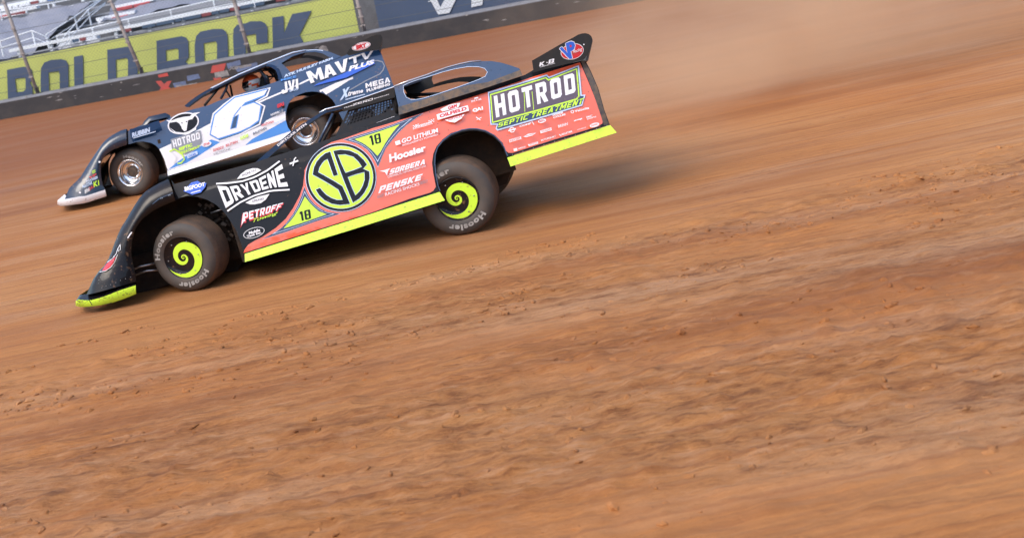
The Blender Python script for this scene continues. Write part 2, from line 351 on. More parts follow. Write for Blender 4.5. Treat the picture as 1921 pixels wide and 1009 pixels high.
# ------------------------------------------------------------------ wheels
def wheel(parent, c, steer, camber, Rr, hw, style, rot=0.0, side=1, spoke=0):
    """c = centre of the outer face; side=1 faces the camera (left wheels), -1 faces away"""
    n = Vector((-math.sin(steer), -math.cos(steer), 0))*side      # outward axle
    n = (n + Vector((0, 0, math.sin(camber)))).normalized()
    right = Vector((math.cos(steer), -math.sin(steer), 0)) if side > 0 else Vector((-math.cos(steer), math.sin(steer), 0))
    up = n.cross(right)*-1
    if up.z < 0: up = -up
    mid = c - n*hw
    rr = Rr*.56
    w = MB()
    # rim barrel, seen from both sides
    w.lathe(mid, n, [(rr+.012, hw-.035), (rr+.006, hw-.02), (rr-.008, hw-.022), (rr-.022, hw-.05), (rr-.035, hw-.1), (rr-.04, -hw+.05), (rr+.01, -hw+.03)], m_chrome if style == 'dish' else m_flat)
    if style == 'dish':
        w.lathe(mid, n, [(rr-.037, hw-.12), (.13, hw-.145), (.085, hw-.14), (.085, hw-.14)], m_chrome)
        w.lathe(mid, n, [(.085, hw-.14), (.075, hw-.11), (.05, hw-.105), (0.001, hw-.105)], m_dusty)
        for k in range(5):
            a = 2*math.pi*k/5+rot; p = mid+n*(hw-.14)+(right*math.cos(a)+up*math.sin(a))*.095
            w.tube([p, p+n*.03], .013, m_bolt, 6)
    else:
        w.lathe(mid, n, [(rr-.02, -.02), (.1, .0), (.001, .0)], m_dusty)
    wo = w.build('wheel', parent)
    t = MB()
    s1 = [(rr, hw-.03), (rr+.012, hw-.012), (rr+.035, hw-.002), (Rr*.72, hw+.004), (Rr*.82, hw), (Rr*.9, hw-.014), (Rr*.955, hw-.035)]
    s2 = [(Rr*.985, hw-.055), (Rr, hw-.075)]
    tr = []
    k = 9; x = hw-.075
    for i in range(k+1):
        xx = x-2*x*i/k
        tr += [(Rr+.002, xx+.006), (Rr+.002, xx-.006)] if i else [(Rr, xx)]
        if 0 < i < k: tr += [(Rr-.006, xx-.008), (Rr-.006, xx-.014), (Rr+.002, xx-.016)]
    t.lathe(mid, n, s1, m_tyre, 64)
    t.lathe(mid, n, [s1[-1]]+s2+tr+[(Rr*.985, -hw+.055), (Rr*.955, -hw+.035)], m_tread, 64)
    t.lathe(mid, n, [(r, -a) for r, a in s1[::-1]], m_tyre, 64)
    # lettering round the sidewall
    if side > 0:
        for a0 in ((R(148), R(-62)) if style == 'cover' else (R(62),)):
            vs, fs = text2d('Hoosier', .05, 0, 1.2); r0, r1 = Rr*.69, Rr*.85; arc = R(80)
            if style == 'dish': r0, r1 = Rr*.66, Rr*.79
            pts = []
            for u, v in vs:
                hh = .72 if (u > .16 and v > .72 and False) else 1
                a = a0+rot+arc/2-u*arc; r = r0+(r1-r0)*v
                pts.append(mid+n*(hw+.007)+(right*math.cos(a)+up*math.sin(a))*r)
            t.add(pts, fs, m_let)
    t.build('tyre', wo)
    if style == 'cover' and side > 0:
        cv = MB(); cm = c - n*.012
        cv.lathe(cm, n, [(.209, -.012), (.211, -.002), (.206, .003), (.199, 0), (.197, -.006), (.1, -.004), (.001, -.004)], m_black, 64)
        def P(x, y, d=0): return cm+n*(.0 + d)+right*x+up*y
        RC = .196; k = .2455; A0 = .152; vs = []; fs = []
        N = 240; ph0, ph1 = R(-236), R(1000)
        for i in range(N+1):
            ph = ph0+(ph1-ph0)*i/N; an = R(90)+ph+rot
            ro = min(RC, A0*math.exp(-k*ph)); ri = min(RC-.0005, A0*(.53-.05*min(1, max(0, -ph/3.5)))*math.exp(-k*ph))
            vs += [P(ro*math.cos(an), ro*math.sin(an)), P(ri*math.cos(an), ri*math.sin(an))]
        fs = [(2*i, 2*i+1, 2*i+3, 2*i+2) for i in range(N)]
        cv.add(vs, fs, m_lime)
        for kk in range(6):
            a = R(15+60*kk)+rot; p = P(.165*math.cos(a), .165*math.sin(a), .0); cv.tube([p, p+n*.006], .006, m_bolt, 6)
        cv.build('wheel_cover', wo)
    return wo

# ------------------------------------------------------------------ ground
def hgt(x, y):
    s = noise.noise(Vector((x*.55, y*2.2, 0)))*.010 + noise.noise(Vector((x*1.9, y*7, 3)))*.005
    # loose clods thrown into a band nearer the camera
    b = 0
    for c0, wd, am in ((-2.3, .9, .7), (-6.0, 2.2, 1.0)):
        yy = y - (c0 + x*.06 + .35*noise.noise(Vector((x*.35, 0, c0))))
        b += am*math.exp(-(yy/wd)**2)
    c = noise.noise(Vector((x*5, y*9, 7))); c2 = noise.noise(Vector((x*13, y*17, 9)))
    c3 = noise.noise(Vector((x*2.1, y*5, 17)))
    s += b*(max(0, c)*.045+max(0, c2)*.03+max(0, c3)*.05)
    far = max(0, 1-max(0, -y-1.2)*0) 
    for wx, wy in WHEELS:
        d2 = ((x-wx)/.5)**2+((y-wy)/.5)**2
        if d2 < 4: s *= 1-math.exp(-d2*1.2)*.95
    return s
WHEELS = []
def ground():
    m = bpy.data.materials.new('orange clay'); m.use_nodes = True; t = m.node_tree; N = t.nodes; L = t.links; b = N['Principled BSDF']
    tc = N.new('ShaderNodeTexCoord')
    def nz(scale, vec, detail=6, rough=.6):
        mp = N.new('ShaderNodeMapping'); mp.inputs['Scale'].default_value = vec; mp.inputs['Rotation'].default_value = (0, 0, R(2))
        L.new(tc.outputs['Object'], mp.inputs[0]); n = N.new('ShaderNodeTexNoise'); n.inputs['Scale'].default_value = scale
        n.inputs['Detail'].default_value = detail; n.inputs['Roughness'].default_value = rough; L.new(mp.outputs[0], n.inputs['Vector']); return n.outputs['Fac']
    def rng(f, a, c, lo=0, hi=1):
        r = N.new('ShaderNodeMapRange'); r.inputs[1].default_value = a; r.inputs[2].default_value = c; r.inputs[3].default_value = lo; r.inputs[4].default_value = hi; L.new(f, r.inputs[0]); return r.outputs[0]
    def mix(f, a, c):
        x = N.new('ShaderNodeMix'); x.data_type = 'RGBA'
        for s, v in ((6, a), (7, c)):
            if isinstance(v, tuple): x.inputs[s].default_value = (*v, 1)
            else: L.new(v, x.inputs[s])
        L.new(f, x.inputs[0]); return x.outputs[2]
    streak = nz(1, (.16, 1.1, 1)); fine = nz(1, (1.2, 9, 1)); patch = nz(.22, (1, 1.6, 1), 3); grit = nz(22, (1, 1.6, 1), 8, .7)
    c = mix(rng(patch, .35, .65), (.375, .144, .040), (.42, .188, .066))
    damp = nz(1, (.07, .85, 1), 5)
    c = mix(rng(damp, .5, .66, 0, .75), c, (.235, .082, .026))
    groove = nz(1, (.05, 14, 1), 3, .5)
    c = mix(rng(streak, .5, .74, 0, .5), c, (.50, .31, .18))
    c = mix(rng(groove, .52, .66, 0, .4), c, (.22, .075, .025))
    sx = N.new('ShaderNodeSeparateXYZ'); L.new(tc.outputs['Object'], sx.inputs[0])
    wet = N.new('ShaderNodeMath'); wet.operation = 'MULTIPLY_ADD'; L.new(patch, wet.inputs[0]); wet.inputs[1].default_value = 9; L.new(sx.outputs[1], wet.inputs[2])
    c = mix(rng(wet.outputs[0], 10, 19, 0, .85), c, (.22, .072, .024))
    c = mix(rng(fine, .5, .75, 0, .55), c, (.24, .080, .028))
    crumb_a = nz(5.5, (.8, 2.2, 1), 8, .74); crumb_b = nz(1.7, (1, 2.6, 1), 8, .8); cw_ = N.new('ShaderNodeMath'); cw_.operation = 'MULTIPLY_ADD'; L.new(crumb_b, cw_.inputs[0]); cw_.inputs[1].default_value = .8
    ch_ = N.new('ShaderNodeMath'); ch_.operation = 'MULTIPLY_ADD'; L.new(crumb_a, ch_.inputs[0]); ch_.inputs[1].default_value = .6; ch_.inputs[2].default_value = -.2; L.new(ch_.outputs[0], cw_.inputs[2]); crumb = cw_.outputs[0]; band = nz(.5, (.35, 1.3, 1), 3)
    def mul(a, k):
        q = N.new('ShaderNodeMath'); q.operation = 'MULTIPLY'; L.new(a, q.inputs[0])
        if isinstance(k, (int, float)): q.inputs[1].default_value = k
        else: L.new(k, q.inputs[1])
        return q.outputs[0]
    near_ = rng(sx.outputs[1], -1.25, -2.0, 0, 1)
    bm_ = N.new('ShaderNodeMath'); bm_.operation = 'MULTIPLY'; bm_.use_clamp = True; L.new(rng(band, .34, .56, .12, 1), bm_.inputs[0]); L.new(near_, bm_.inputs[1])
    c = mix(mul(mul(rng(crumb, .5, .62), bm_.outputs[0]), .9), c, (.19, .066, .02))
    cn = nz(1, (.55, 4.5, 1), 4, .55); cs = N.new('ShaderNodeMath'); cs.operation = 'SUBTRACT'; cs.inputs[1].default_value = .5; L.new(cn, cs.inputs[0]); ca = N.new('ShaderNodeMath'); ca.operation = 'ABSOLUTE'; L.new(cs.outputs[0], ca.inputs[0])
    gate = nz(.6, (.6, 1.5, 1), 2)
    c = mix(mul(rng(ca.outputs[0], .006, 0), rng(gate, .52, .6, 0, .75)), c, (.14, .045, .015))
    c = mix(mul(mul(rng(crumb, .48, .36), bm_.outputs[0]), .6), c, (.50, .27, .145))
    c = mix(rng(grit, .58, .75, 0, .4), c, (.20, .07, .025))
    L.new(c, b.inputs['Base Color'])
    L.new(rng(streak, .4, .7, .85, .6), b.inputs['Roughness'])
    b.inputs['Specular IOR Level'].default_value = .3
    bp = N.new('ShaderNodeBump'); bp.inputs['Strength'].default_value = .5; bp.inputs['Distance'].default_value = .02; L.new(grit, bp.inputs['Height'])
    b2 = N.new('ShaderNodeBump'); b2.inputs['Strength'].default_value = .6; b2.inputs['Distance'].default_value = .045; L.new(mul(crumb, bm_.outputs[0]), b2.inputs['Height']); b2.inputs['Strength'].default_value = .9; L.new(bp.outputs[0], b2.inputs['Normal'])
    b3 = N.new('ShaderNodeBump'); b3.inputs['Strength'].default_value = .7; b3.inputs['Distance'].default_value = .03; L.new(groove, b3.inputs['Height']); L.new(b2.outputs[0], b3.inputs['Normal'])
    L.new(b3.outputs[0], b.inputs['Normal'])
    # one sheet: dense in the middle, growing cells outwards
    def axis(lo, hi, st, far):
        v = [lo+st*i for i in range(int((hi-lo)/st)+1)]; a = [v[0]]; s = st
        while a[-1] > -far: s *= 1.35; a.append(a[-1]-s)
        z = [v[-1]]; s = st
        while z[-1] < far: s *= 1.35; z.append(z[-1]+s)
        return a[:0:-1]+v+z[1:]
    xs = axis(-6, 7.5, .036, 300); ys = axis(-9.2, 3.0, .036, 300)
    vs = [(x, y, hgt(x, y) if abs(x) < 30 and -14 < y < 22 else 0) for y in ys for x in xs]; nx = len(xs)
    fs = [(j*nx+i, j*nx+i+1, (j+1)*nx+i+1, (j+1)*nx+i) for j in range(len(ys)-1) for i in range(nx-1)]
    me = bpy.data.meshes.new('ground'); me.from_pydata(vs, [], fs); me.materials.append(m)
    me.polygons.foreach_set('use_smooth', [True]*len(me.polygons))
    o = bpy.data.objects.new('ground', me); COL.objects.link(o); tag(o, kind='structure')
    # loose clods lying on the clay: uncountable
    mb = bmesh.new(); rnd = random.Random(3)
    for k in range(9000):
        if rnd.random() < .6: y = rnd.uniform(-3.4, -1.3); x = rnd.uniform(-4, 6)
        else: y = rnd.uniform(-8.6, -3); x = rnd.uniform(-3, 4.2)
        if noise.noise(Vector((x*.7, y*1.6, 5))) < -.02: continue
        r = .003+.026*rnd.random()**5
        z = hgt(x, y)
        mt = Matrix.Translation((x, y, z-r*.1)) @ Matrix.Rotation(rnd.random()*6, 4, 'Z') @ Matrix.Diagonal((r*rnd.uniform(1, 2.2), r*rnd.uniform(.7, 1.2), r*.75, 1))
        g = bmesh.ops.create_icosphere(mb, subdivisions=1, radius=1, matrix=mt)
        for v in g['verts']: v.co += Vector((rnd.uniform(-1, 1), rnd.uniform(-1, 1), rnd.uniform(-1, 1)))*r*.22
    me = bpy.data.meshes.new('clods'); mb.to_mesh(me); mb.free(); me.materials.append(m)
    o = bpy.data.objects.new('clay_clods', me); COL.objects.link(o); tag(o, 'loose orange clay clods scattered over the near track surface', 'clods', kind='stuff')

# ================================================================== NEAR CAR
def px_profile(F, pts, v): return [F.pix(x, y, v) for x, y in pts]
def resample(pts, n):
    d = [0]
    for a, b in zip(pts, pts[1:]): d.append(d[-1]+math.dist(a, b))
    out = []
    for k in range(n):
        t = d[-1]*k/(n-1); i = 0
        while i < len(d)-2 and d[i+1] < t: i += 1
        f = (t-d[i])/((d[i+1]-d[i]) or 1); a, b = pts[i], pts[i+1]
        out.append(tuple(a[q]+(b[q]-a[q])*f for q in range(len(a))))
    return out
def arc_pts(cx, cy, rx, ry, n=64, a0=0, a1=360, rot=0):
    c, s = math.cos(R(rot)), math.sin(R(rot)); o = []
    for k in range(n):
        t = R(a0+(a1-a0)*k/(n if a1-a0 == 360 else n-1)); x, y = rx*math.cos(t), ry*math.sin(t); o.append((cx+x*c-y*s, cy+x*s+y*c))
    return o
def lerp_loops(A, B, t):
    return [(a[0]+(b[0]-a[0])*t, a[1]+(b[1]-a[1])*t) for a, b in zip(A, B)]

def nose(F, parent, inner, ridge, outer, width, m, name='nose', vs=(.0, .012, .10), drop=.03, steps=18):
    """front fender and nose: lofted from the arch edge over the ridge to the top, across to the other side"""
    A = [F.pix(x, y, vs[0]) for x, y in resample(inner, steps)]
    B = [F.pix(x, y, vs[1]) for x, y in resample(ridge, steps)]
    Cc = [F.pix(x, y, vs[2]) for x, y in resample(outer, steps)]
    b = MB(); cols = []
    cols.append([F.P(a, vs[0]+.05, w) for a, w in A])
    cols.append([F.P(a, vs[0], w) for a, w in A]); cols.append([F.P(a, vs[1], w) for a, w in B]); cols.append([F.P(a, vs[2], w) for a, w in Cc])
    cols.append([F.P(a, .32, w-.015) for a, w in Cc]); cols.append([F.P(a, .55, w-drop-.05) for a, w in Cc])
    cols.append([F.P(a, width-.55, w-drop-.09*w/.9-.05) for a, w in Cc]); cols.append([F.P(a, width-.32, w-.015-.12*w/.9) for a, w in Cc])
    cols.append([F.P(a, width-vs[2], w-.12*w/.9) for a, w in Cc]); cols.append([F.P(a, width-vs[1], w-.1*w/.9) for a, w in B]); cols.append([F.P(a, width-vs[0], w) for a, w in A])
    b.loft(cols[:3], m); b.loft(cols[2:9], m); b.loft(cols[8:], m)
    e = [c[-1] for c in cols[4:8]]; b.loft([e, [p-F.ew*.1 for p in e]], m_flat, False)
    return b.build(name, parent)

near_O = Vector((0, -.38, 0))
NF = Frame(near_O, R(5.2), R(7.5))
def g_near(w):
    t = max(0, (w-.15)/.95); return .03*t+.12*t**2.6
near = empty('race_car', near_O, 'low orange-red and black dirt race car with lime skirts and spiral wheel covers', 'race car')
CW = 1.95

TOPN = [(325, 346), (400, 326), (425, 319), (470, 307), (480, 304), (540, 285), (596, 268), (648, 251), (700, 233), (745, 217), (800, 200), (860, 181), (930, 159), (1001, 135.5), (1092, 114)]
ARCHF = Z(230, 320, 6.307, [(1440, 1000), (1400, 860), (1340, 700), (1270, 590), (1200, 490), (1100, 400), (1000, 345), (880, 310), (760, 300), (680, 320), (620, 355)])
ARCHR = Z(770, 230, 6.307, [(1140, 405), (1100, 300), (1060, 240), (980, 165), (880, 115), (780, 95), (700, 94), (600, 113), (480, 160), (380, 235), (320, 310), (290, 400), (285, 500), (295, 620), (320, 750), (345, 815)])
REARN = [(1098, 114), (1108, 133), (1122, 165), (1134, 207), (1144, 234.5)]
def near_side():
    P = Panel(NF, g_near)
    P.poly(TOPN+REARN+ARCHR+ARCHF, m_black)
    org_poly = (Z(400, 320, 6.403, [(365, 990), (372, 955), (420, 890), (500, 840), (600, 790), (750, 690), (870, 580), (960, 450), (1040, 300), (1080, 180), (1100, 0)])
        + Z(400, 200, 6.403, [(1085, 790), (1130, 700), (1200, 590), (1300, 500), (1420, 430), (1560, 390)])
        + [(700, 240.6), (720, 235), (800, 210), (930, 168), (1000, 144.5), (1088, 117.5), (1100, 145), (1115, 182), (1131, 226), (1130, 232), (1122, 237.5), (1040, 262), (962, 287), (954, 287)]
        + Z(770, 230, 6.307, [(1130, 335), (1090, 240), (1000, 150), (900, 95), (800, 72), (700, 72), (580, 95), (480, 125), (380, 200), (310, 280), (270, 370), (255, 480), (270, 600), (300, 760), (270, 808), (230, 830), (0, 898)])
        + [(700, 398), (600, 429.5), (500, 461)])
    P.poly(org_poly, m_orange)
    # grey bare rear edge strip
    P.poly([(1090, 115.5), (1096.5, 114.5), (1107, 134), (1121, 165), (1133, 207), (1142, 233.5), (1133, 236), (1126, 214), (1108, 162), (1096, 132)], m_dusty)
    # upper and lower triangles
    def tri(outer, inner):
        for t, m in ((-.06, m_pale), (0, m_navy), (.42, m_pale), (.55, m_navy), (1, m_lime)):
            P.poly(lerp_loops(outer, inner, t), m)
    o1 = resample([(494, 448), (529.6, 427.8), (548.4, 404), (562.4, 378), (571, 351)], 8)[:-1] + resample([(571, 351), (579.6, 371.5), (595, 388.7), (614, 398), (637.4, 401)], 8)[:-1] + resample([(637.4, 401), (587, 417), (540.6, 433.5), (494, 448)], 8)[:-1]
    i1 = resample([(532, 428.5), (550, 409), (562.4, 388.7), (571.8, 369)], 8)[:-1] + resample([(571.8, 369), (584, 384), (598, 396.5), (613, 402)], 8)[:-1] + resample([(613, 402), (570, 417), (532, 428.5)], 8)[:-1]
    tri(o1, i1)
    o2 = resample([(645, 262.5), (672, 270), (688, 280), (701, 296), (709, 312.7)], 8)[:-1] + resample([(709, 312.7), (722, 280), (739.3, 258), (758, 238), (792.4, 213.6)], 8)[:-1] + resample([(792.4, 213.6), (720, 240), (645, 262.5)], 8)[:-1]
    i2 = resample([(665.5, 262), (683, 270), (698, 282), (708, 293)], 8)[:-1] + resample([(708, 293), (715, 283.7), (722, 270), (739, 245.6), (750, 234)], 8)[:-1] + resample([(750, 234), (710, 248), (665.5, 262)], 8)[:-1]
    tri(o2, i2)
    P.block('18', [(561, 398), (581.5, 392.5), (583.5, 410), (564, 415)], m_black, .5, .17)
    P.block('18', [(692, 256), (713, 250), (715.5, 268), (696, 274)], m_black, .5, .17)
    # round SB emblem
    cx, cy = 639.4, 333
    for rx, ry, m in ((66.6, 64.4, m_pale), (65.6, 63.4, m_black), (61, 58.9, m_pale), (60.2, 58.1, m_lime)):
        P.poly(arc_pts(cx, cy, rx, ry, 72), m)
    q = lambda L: Z(560, 250, 5.935, L)
    S = q([(355, 207), (300, 225), (245, 268), (200, 320), (170, 385), (157, 465), (250, 515), (360, 578), (443, 632), (468, 690), (490, 742), (430, 742), (370, 722), (310, 685), (270, 645), (240, 608), (190, 630), (230, 695), (290, 750), (370, 788), (460, 803), (575, 790), (545, 710), (490, 590), (400, 535), (300, 478), (222, 436), (235, 390), (262, 345), (290, 312), (322, 292), (355, 385), (390, 482), (441, 467), (400, 340)])
    B = q([(385, 202), (470, 185), (570, 195), (660, 235), (725, 295), (765, 352), (722, 398), (790, 428), (795, 500), (775, 590), (735, 665), (680, 730), (605, 777), (560, 670), (500, 520), (440, 360)])
    b1 = q([(440, 246), (520, 242), (610, 268), (665, 320), (705, 375), (620, 410), (525, 442), (480, 345)]); b2 = q([(552, 492), (640, 462), (733, 437), (735, 520), (712, 590), (680, 645), (635, 692), (590, 590)])
    P.poly(S, m_black); P.poly(B, m_black, [b1, b2])
    for l in (S, B, b1, b2): P.line(l, 1.1, m_pale, True)
    # HOTROD sign
    HO = [(915, 174), (970, 158), (1026, 141), (1030, 145.5), (1086, 123.5), (1091, 179), (1098, 178.5), (1092, 199), (1010, 224), (933, 246), (929.7, 242.5), (932, 235), (920, 235)]
    HI = [(917.5, 176.5), (971, 160.5), (1025, 144), (1029.5, 148), (1083.5, 126.8), (1088.5, 181.2), (1095, 181), (1090.5, 197), (1009, 221.6), (934, 243.3), (932, 241.5), (934.5, 232.8), (922, 232.8)]
    P.poly(HO, m_pale); P.poly(HI, m_navy)
    Y0 = [(919, 178), (972, 162), (1024, 146), (1029, 150), (1082.5, 129), (1087, 182), (1082, 188), (1010, 209), (923.5, 232)]
    Y1 = [(921.3, 180), (973, 164.2), (1023, 148.5), (1028.5, 153), (1080.5, 132), (1084.5, 181), (1080, 186), (1010, 206), (925, 229.3)]
    P.poly(Y0, m_lime); P.poly(Y1, m_plum)
    P.line([(983, 172), (984.5, 211)], 1, m_lime); P.line([(998, 173), (1001, 207)], 1, m_lime)
    P.block('HOTROD', [(926, 182), (1076.5, 138), (1080, 174), (930.5, 222)], m_white, .62, .21, .2)
    P.block('SEPTIC TREATMENT', [(936, 231.5), (1096, 184.5), (1091.5, 196), (934, 240)], m_lime, .62, .19, .16)
    # DRYDENE
    tp = [(408, 349.7), (431, 351), (449, 348), (466, 343), (484, 337), (499, 329), (513, 320), (529, 309)]
    bt = [(424, 391), (443, 378), (460, 369), (477, 362.5), (491, 358), (505, 354), (520, 352), (541, 350.5)]
    P.raw(block2d('DRYDENE', .66, .2, .12), curvemap(tp, bt), m_white)
    P.line(resample([(406, 345.8), (430, 344.5), (455, 341), (478, 333.5), (501.5, 321), (525, 303.5)], 14), 3, m_white)
    P.line(resample([(427, 396.5), (451.5, 380), (478, 367.5), (509, 358.5), (543.7, 356.5)], 14), 3, m_white)
    P.poly([(445, 337), (452, 328), (462, 320.5), (474, 317), (484, 317), (490.6, 320.5), (478, 328), (462, 334)], m_white)
    P.poly([(461, 381), (469, 383.8), (478, 384), (490, 381.5), (499, 375), (506, 364.5), (485, 369.5), (472, 375)], m_white)
    P.text('ENGINE OILS', [(454, 328.5), (480, 317.8), (482, 321.4), (456, 333)], m_black, .01)
    P.text('GREASES', [(473, 376.5), (495, 371.5), (496, 375), (474, 380.5)], m_black, .01)
    P.poly([(451.5, 428), (455, 402), (463, 397), (461, 412), (455, 422)], m_red)
    P.block('PETROFF', [(456.5, 402), (533, 381.5), (527, 395), (459, 419)], m_red, .66, .26, .06)
    P.block('PETROFF', [(456.5, 400), (531.5, 380.5), (525.5, 393), (458, 416)], m_white, .66, .2, .14)
    P.poly([(453, 424), (456, 403), (459.5, 402), (458, 415)], m_white)
    P.text('Towing', [(476, 411), (523, 396), (520, 404), (474, 420)], m_lime, .01, .3)
    P.poly(arc_pts(476.8, 436.8, 20.5, 9.4, 32, rot=-17), m_white); P.poly(arc_pts(476.8, 436.8, 19.4, 8.4, 32, rot=-17), m_black)
    P.text('Mobile', [(467, 435), (488, 428.5), (488.5, 434), (467.5, 440.5)], m_white, .05); P.text('Tech Inc.', [(463, 442), (491, 433.5), (491, 438), (463.5, 446.5)], m_white, .05)
    P.poly([(345, 360), (360, 344), (372, 341), (378, 345), (388, 345), (386, 352), (377.5, 362.5), (361.6, 367), (350, 362)], m_blue)
    P.text('BIGFOOT', [(346.5, 352.5), (385.5, 343), (385, 350.5), (348, 360.5)], m_white, .05)
    P.line([(359, 363.5), (377, 358.5)], 1.6, m_white)
    P.line([(544, 309), (560, 303)], 3, m_white); P.line([(550, 313), (553, 300), (556, 297)], 2, m_white)
    # sponsors on the orange
    P.text('GO LITHIUM', [(753.4, 262.5), (821, 241.7), (822, 250), (754, 271)], m_white, .03)
    P.text('INTELLIGENTLY POWERED', [(755, 272.5), (821, 252), (821.5, 255), (755.5, 276)], m_white, .01)
    P.poly([(741, 267.5), (750, 264.5), (752, 272), (743, 274.5)], m_white)
    P.text('Hoosier', [(730, 291), (798, 272), (799.5, 284.6), (731, 306.5)], m_white, .045)
    P.block('SORBERA', [(734, 318), (799, 299), (797, 309), (730, 329)], m_white, .66, .24, .1)
    P.text('CHIROPRACTIC / NATURAL WEIGHT LOSS', [(727, 331), (798, 310.5), (799, 313.5), (728, 335)], m_white, .01)
    P.poly([(712, 322), (722, 320), (732, 316.5), (728, 322), (726, 330), (722, 324)], m_white)
    P.block('PENSKE', [(714, 350), (793, 326.5), (788.5, 338.5), (709.7, 363.7)], m_white, .72, .25, .13)
    P.text('RACING SHOCKS', [(722, 362.5), (786, 342.6), (787, 347.8), (723, 368.4)], m_white, .01)
    for k in range(3):
        P.line([(707.5, 368+k*2), (720, 364+k*2)], .9, m_greyv); P.line([(788, 342.5+k*2), (802, 338+k*2)], .9, m_greyv)
    P.poly([(826, 208), (842.4, 199.5), (851, 197.5), (863.5, 195.6), (861, 202.6), (858, 205), (830, 212)], m_white)
    P.text('G&M', [(840, 202.5), (857, 197.5), (857.5, 203.5), (841, 209)], m_red, .05)
    P.poly([(819, 217.5), (877.6, 200), (880, 210), (821.3, 227.6)], m_white)
    P.text('OILFIELD', [(824, 217.8), (875, 202.5), (876, 208.7), (825.5, 224)], m_red, .05)
    P.poly([(834.6, 227.6), (871.3, 216.5), (866, 224.5), (853.4, 232.3), (842.4, 230.8)], m_white)
    P.text('SERVICES', [(840, 225.5), (867, 217.5), (867.5, 221.5), (841, 229.5)], m_red, .02)
    P.text('QA1', [(886, 206.8), (905.5, 202), (906.5, 209.3), (887, 214.3)], m_white, .07)
    P.text('Swenson', [(778, 237.5), (810, 228), (811, 233.5), (779, 243)], m_white, .02, .3)
    for i in range(5):
        for j in range(3):
            if (i+j) % 2 == 0:
                x, y = 804+i*2.2, 229.5-i*.6+j*2; P.line([(x, y), (x+2, y-.6)], 1.6, m_white)
                x, y = 775+i*2.2, 239-i*.6+j*2; P.line([(x, y), (x+2, y-.6)], 1.6, m_white)
    P.line([(775, 245.5), (812, 235)], .8, m_white)
    P.text('FIVE STAR', [(884, 192.5), (903, 187.5), (903.5, 190.5), (884.5, 195.8)], m_white, .02); P.line([(890, 188.5), (897, 186.5)], 2, m_white)
    P.line([(893, 222.5), (901, 228)], 1.6, m_white); P.line([(903, 223), (894, 227.5)], 1.2, m_white)
    # rows of little logos behind the wheel
    P.poly(arc_pts(960, 245.6, 5.2, 5.2, 24), m_white, [arc_pts(960, 245.6, 3.6, 3.6, 24)[::-1]]); P.line([(953, 247.5), (967, 243.6)], 2.4, m_white)
    P.text('COMP', base_quad(974, 241, 996, 234.8, 3.2), m_white, .04); P.line([(997, 230), (1001, 236)], 1.2, m_white)
    P.poly(arc_pts(1016, 229, 7.6, 3.7, 24, rot=-15), m_white); P.text('BELL', base_quad(1011, 232, 1021.5, 229, 3.8), m_red, .03)
    P.text('DOWNS', base_quad(1036, 220.5, 1055, 215, 3.4), m_white, .05); P.text('CYCLES', base_quad(1037, 224.8, 1060, 218.3, 3.4), m_white, .05)
    P.poly(arc_pts(1072.5, 212, 3.2, 3, 20), m_white, [arc_pts(1072.5, 212, 1.9, 1.8, 20)[::-1]]); P.text('Velocita', base_quad(1077, 213.5, 1104, 206.5, 4.4), m_white, .03)
    P.poly([(954.3, 264), (976.5, 257.7), (977.2, 262.5), (955, 269.3)], m_white); P.text('KEYSER', base_quad(956.5, 268, 975.8, 262, 3.6), m_orange, .03)
    P.poly([(981, 258.5), (990, 253), (1004.6, 251), (998, 256), (986, 259.5)], m_white); P.line([(985, 257.5), (1000, 253)], .9, m_orange)
    P.poly([(1012, 247.2), (1033, 241), (1034, 246), (1013, 252.5)], m_white); P.text('THUNDER', base_quad(1014.5, 250.8, 1032.3, 245.4, 3), m_orange, .02)
    P.text('BRINN', base_quad(1046, 242, 1064, 236.5, 5), m_white, .02)
    P.text('strange', base_quad(1075.5, 231, 1091, 226.3, 3.6), m_white, .05)
    P.text('FAST', base_quad(1099, 224, 1110, 220.8, 3.4), m_white, .05); P.text('SHAFTS', base_quad(1099.6, 227, 1117, 222, 2.4), m_white, .03)
    P.poly([(962.3, 280.7), (969, 279), (969.6, 284), (963, 285.6)], m_white); P.text('WRISCO', base_quad(971, 282.3, 985, 278, 3), m_white, .02)
    P.poly([(989, 272.5), (1007.7, 267), (1008.3, 270.8), (991, 276)], m_white); P.text('FRAGOLA', base_quad(992.5, 274, 1007, 269.8, 2.4), m_orange, .02)
    P.text('BUTLERBUILT', base_quad(1014, 266.7, 1042, 258.3, 3), m_white, .03)
    P.text('ALLSTAR', base_quad(1051.5, 256, 1072.5, 249.5, 3.4), m_white, .05); P.line([(1047.6, 254), (1051.5, 256.5)], 1.6, m_white)
    P.text('PERFORMANCE', base_quad(1081.5, 246.4, 1097.6, 241.6, 1.9), m_white, .01)
    P.poly(arc_pts(1113.5, 236.3, 9.2, 3.8, 24, rot=-16), m_white); P.text('DANNA', base_quad(1107.5, 239.4, 1119.5, 235.8, 3.2), m_orange, .03)
    # rivets
    for x, y in ((806.5, 215), (821.5, 236), (841, 247.7), (824.7, 255), (1102.5, 176.2), (700, 398.3), (640, 418), (580, 436.5), (520, 456), (760, 379), (980, 284.5), (1060, 259.5)):
        P.poly(arc_pts(x, y, .9, .9, 8), m_flat)
    for k in range(18):
        t = k/17; P.poly(arc_pts(466+356*t, 474.2-110.5*t, .8, .8, 6), m_bolt)
    for k in range(10):
        t = k/9; P.poly(arc_pts(960+176*t, 291.5-54*t, .8, .8, 6), m_bolt)
    P.line(ARCHR, 1.4, m_steel)
    return P.build('side_panel', near, m_flat)
near_side()
# far side of the body, plain
PR = Panel(NF, g_near); PR.poly(TOPN+REARN+ARCHR+ARCHF, m_black); PR.build('side_panel', near, m_flat, mirror=CW)

